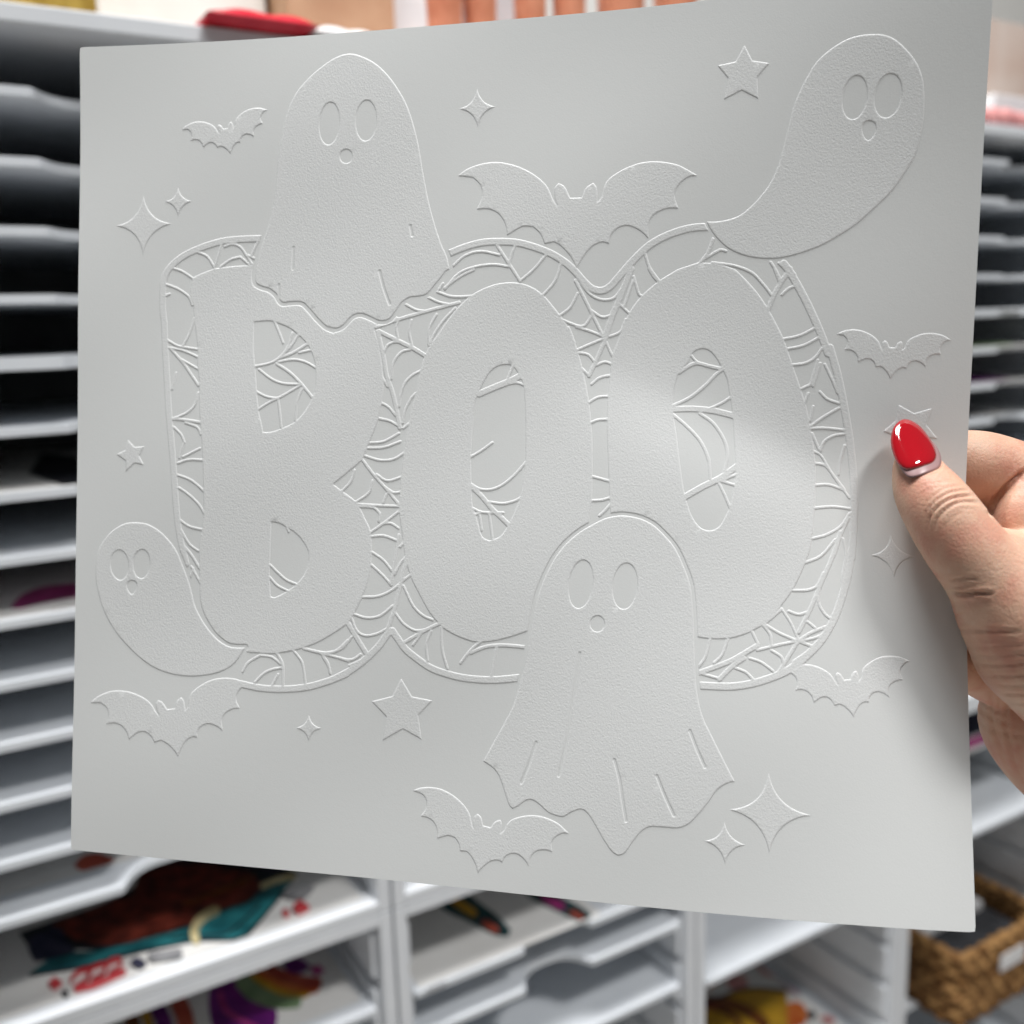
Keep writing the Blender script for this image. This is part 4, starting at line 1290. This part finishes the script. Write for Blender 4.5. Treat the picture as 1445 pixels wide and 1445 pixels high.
def pillow(label, x0, x1, y0, y1, h, overhang, mats):
    """soft wrapped packet, fuller in the middle"""
    t = thing('wrapped_packet', label, 'packet', ((x0 + x1) / 2, (y0 + y1) / 2, ZT + CAM[2]))
    nx, ny = 24, 14
    V, Fa, Fb = [], [], []
    for s in (1, -1):
        for j in range(ny + 1):
            for i in range(nx + 1):
                a, c = i / nx * 2 - 1, j / ny * 2 - 1
                k = max(0, (1 - abs(a) ** 3.5) * (1 - abs(c) ** 3.5)) ** 0.5
                zz = h * 0.35 + (h * 0.65 if s > 0 else -h * 0.35) * k + 0.0012 * math.sin(7 * a + 3 * c) * k * (s > 0)
                V.append((x0 + (a + 1) / 2 * (x1 - x0), y0 + (c + 1) / 2 * (y1 - y0), ZT + zz + CAM[2] + 0.0002))
    N = (nx + 1) * (ny + 1)
    for j in range(ny):
        for i in range(nx):
            q_ = (j * (nx + 1) + i, j * (nx + 1) + i + 1, (j + 1) * (nx + 1) + i + 1, (j + 1) * (nx + 1) + i)
            tgt = Fa
            tgt.append(q_)
            tgt.append(tuple(N + k_ for k_ in q_[::-1]))
    link_mesh('wrapper', V, Fa, mats[0], t, True)
    return t


def xat(px, py, y):
    return float(on_y(px, py, y)[0])


pillow('red wrapped packet lying over the shelf edge beside the cream carton', xat(290, 25, 0.71), xat(448, 28, 0.71), 0.704, 0.78, 0.0125, 0, (m_redwrap,))
pillow('white wrapped packet lying between the two red ones', xat(440, 28, 0.715), xat(540, 30, 0.715), 0.716, 0.79, 0.0125, 0, (m_clear,))
pillow('small red wrapped packet beside the copper cups', xat(526, 30, 0.71), xat(608, 32, 0.71), 0.706, 0.78, 0.0105, 0, (m_redwrap,))
cups = []
for cxp, hw in ((627, 26), (677, 24), (748, 23), (803, 23), (876, 32), (953, 29)):
    _p = on_y(cxp, 15, 0.785)
    cups.append((_p[0], _p[1], hw * float((_p - CAM) @ FW) / F / 0.93, 0.10))
for k, (x, y, r, h) in enumerate(cups):
    t = thing('paper_cup', ['copper orange paper cup beside the small red packet', 'second copper paper cup from the red packet', 'third copper paper cup from the red packet', 'fourth copper paper cup from the red packet', 'fifth copper paper cup from the red packet', 'copper paper cup at the end of the row away from the red packet'][k], 'cup', (x, y, ZT + CAM[2]), 'copper cups on the shelving')
    seg = 28
    prof = [(r * 0.80, 0), (r, h), (r * 1.05, h + 0.001), (r * 1.05, h + 0.004), (r * 0.96, h + 0.004), (r * 0.76, 0.004)]
    V = [(x + p[0] * math.cos(2 * math.pi * i / seg), y + p[0] * math.sin(2 * math.pi * i / seg), ZT + CAM[2] + p[1]) for p in prof for i in range(seg)]
    Fc = [(a * seg + i, a * seg + (i + 1) % seg, (a + 1) * seg + (i + 1) % seg, (a + 1) * seg + i) for a in range(len(prof) - 1) for i in range(seg)]
    Fc += [tuple(range(seg))[::-1], tuple((len(prof) - 1) * seg + i for i in range(seg))]
    link_mesh('cup_wall', V, Fc, m_copper, t, False)
# right end: white box with a beige card, a pink garland in front
carton('white carton standing behind the pink garland', 1.155, 1.30, 0.775, 0.85, 0.030, m_clear)
t = thing('greeting_card', 'beige pink greeting card leaning over the white carton', 'card', (1.25, 0.865, ZT + CAM[2]))
box('card_sheet', 1.17, 1.36, 0.862, 0.865, ZT, ZT + 0.17, mottled('blush_card', (0.58, 0.44, 0.37), (0.66, 0.56, 0.50), 14, 0.6), t, 0.0004)
t = thing('garland', 'dusty pink felt ball garland on the shelving edge', 'garland', (1.14, 0.735, ZT + CAM[2]))
for i in range(13):
    bm = bmesh.new()
    bmesh.ops.create_uvsphere(bm, u_segments=12, v_segments=8, radius=0.0105)
    for v in bm.verts:
        v.co *= 1 + 0.10 * math.sin(31 * v.co.x * 40 + i) * math.cos(27 * v.co.y * 40)
        v.co += Vector((1.055 + i * 0.0185, 0.735 + 0.003 * math.sin(i * 1.7), ZT + CAM[2] + 0.0102)) - t.location
    me = bpy.data.meshes.new('felt_ball')
    bm.to_mesh(me)
    bm.free()
    me.polygons.foreach_set('use_smooth', np.ones(len(me.polygons), bool))
    me.materials.append(m_garland)
    o = bpy.data.objects.new('felt_ball', me)
    COL.objects.link(o)
    o.parent = t
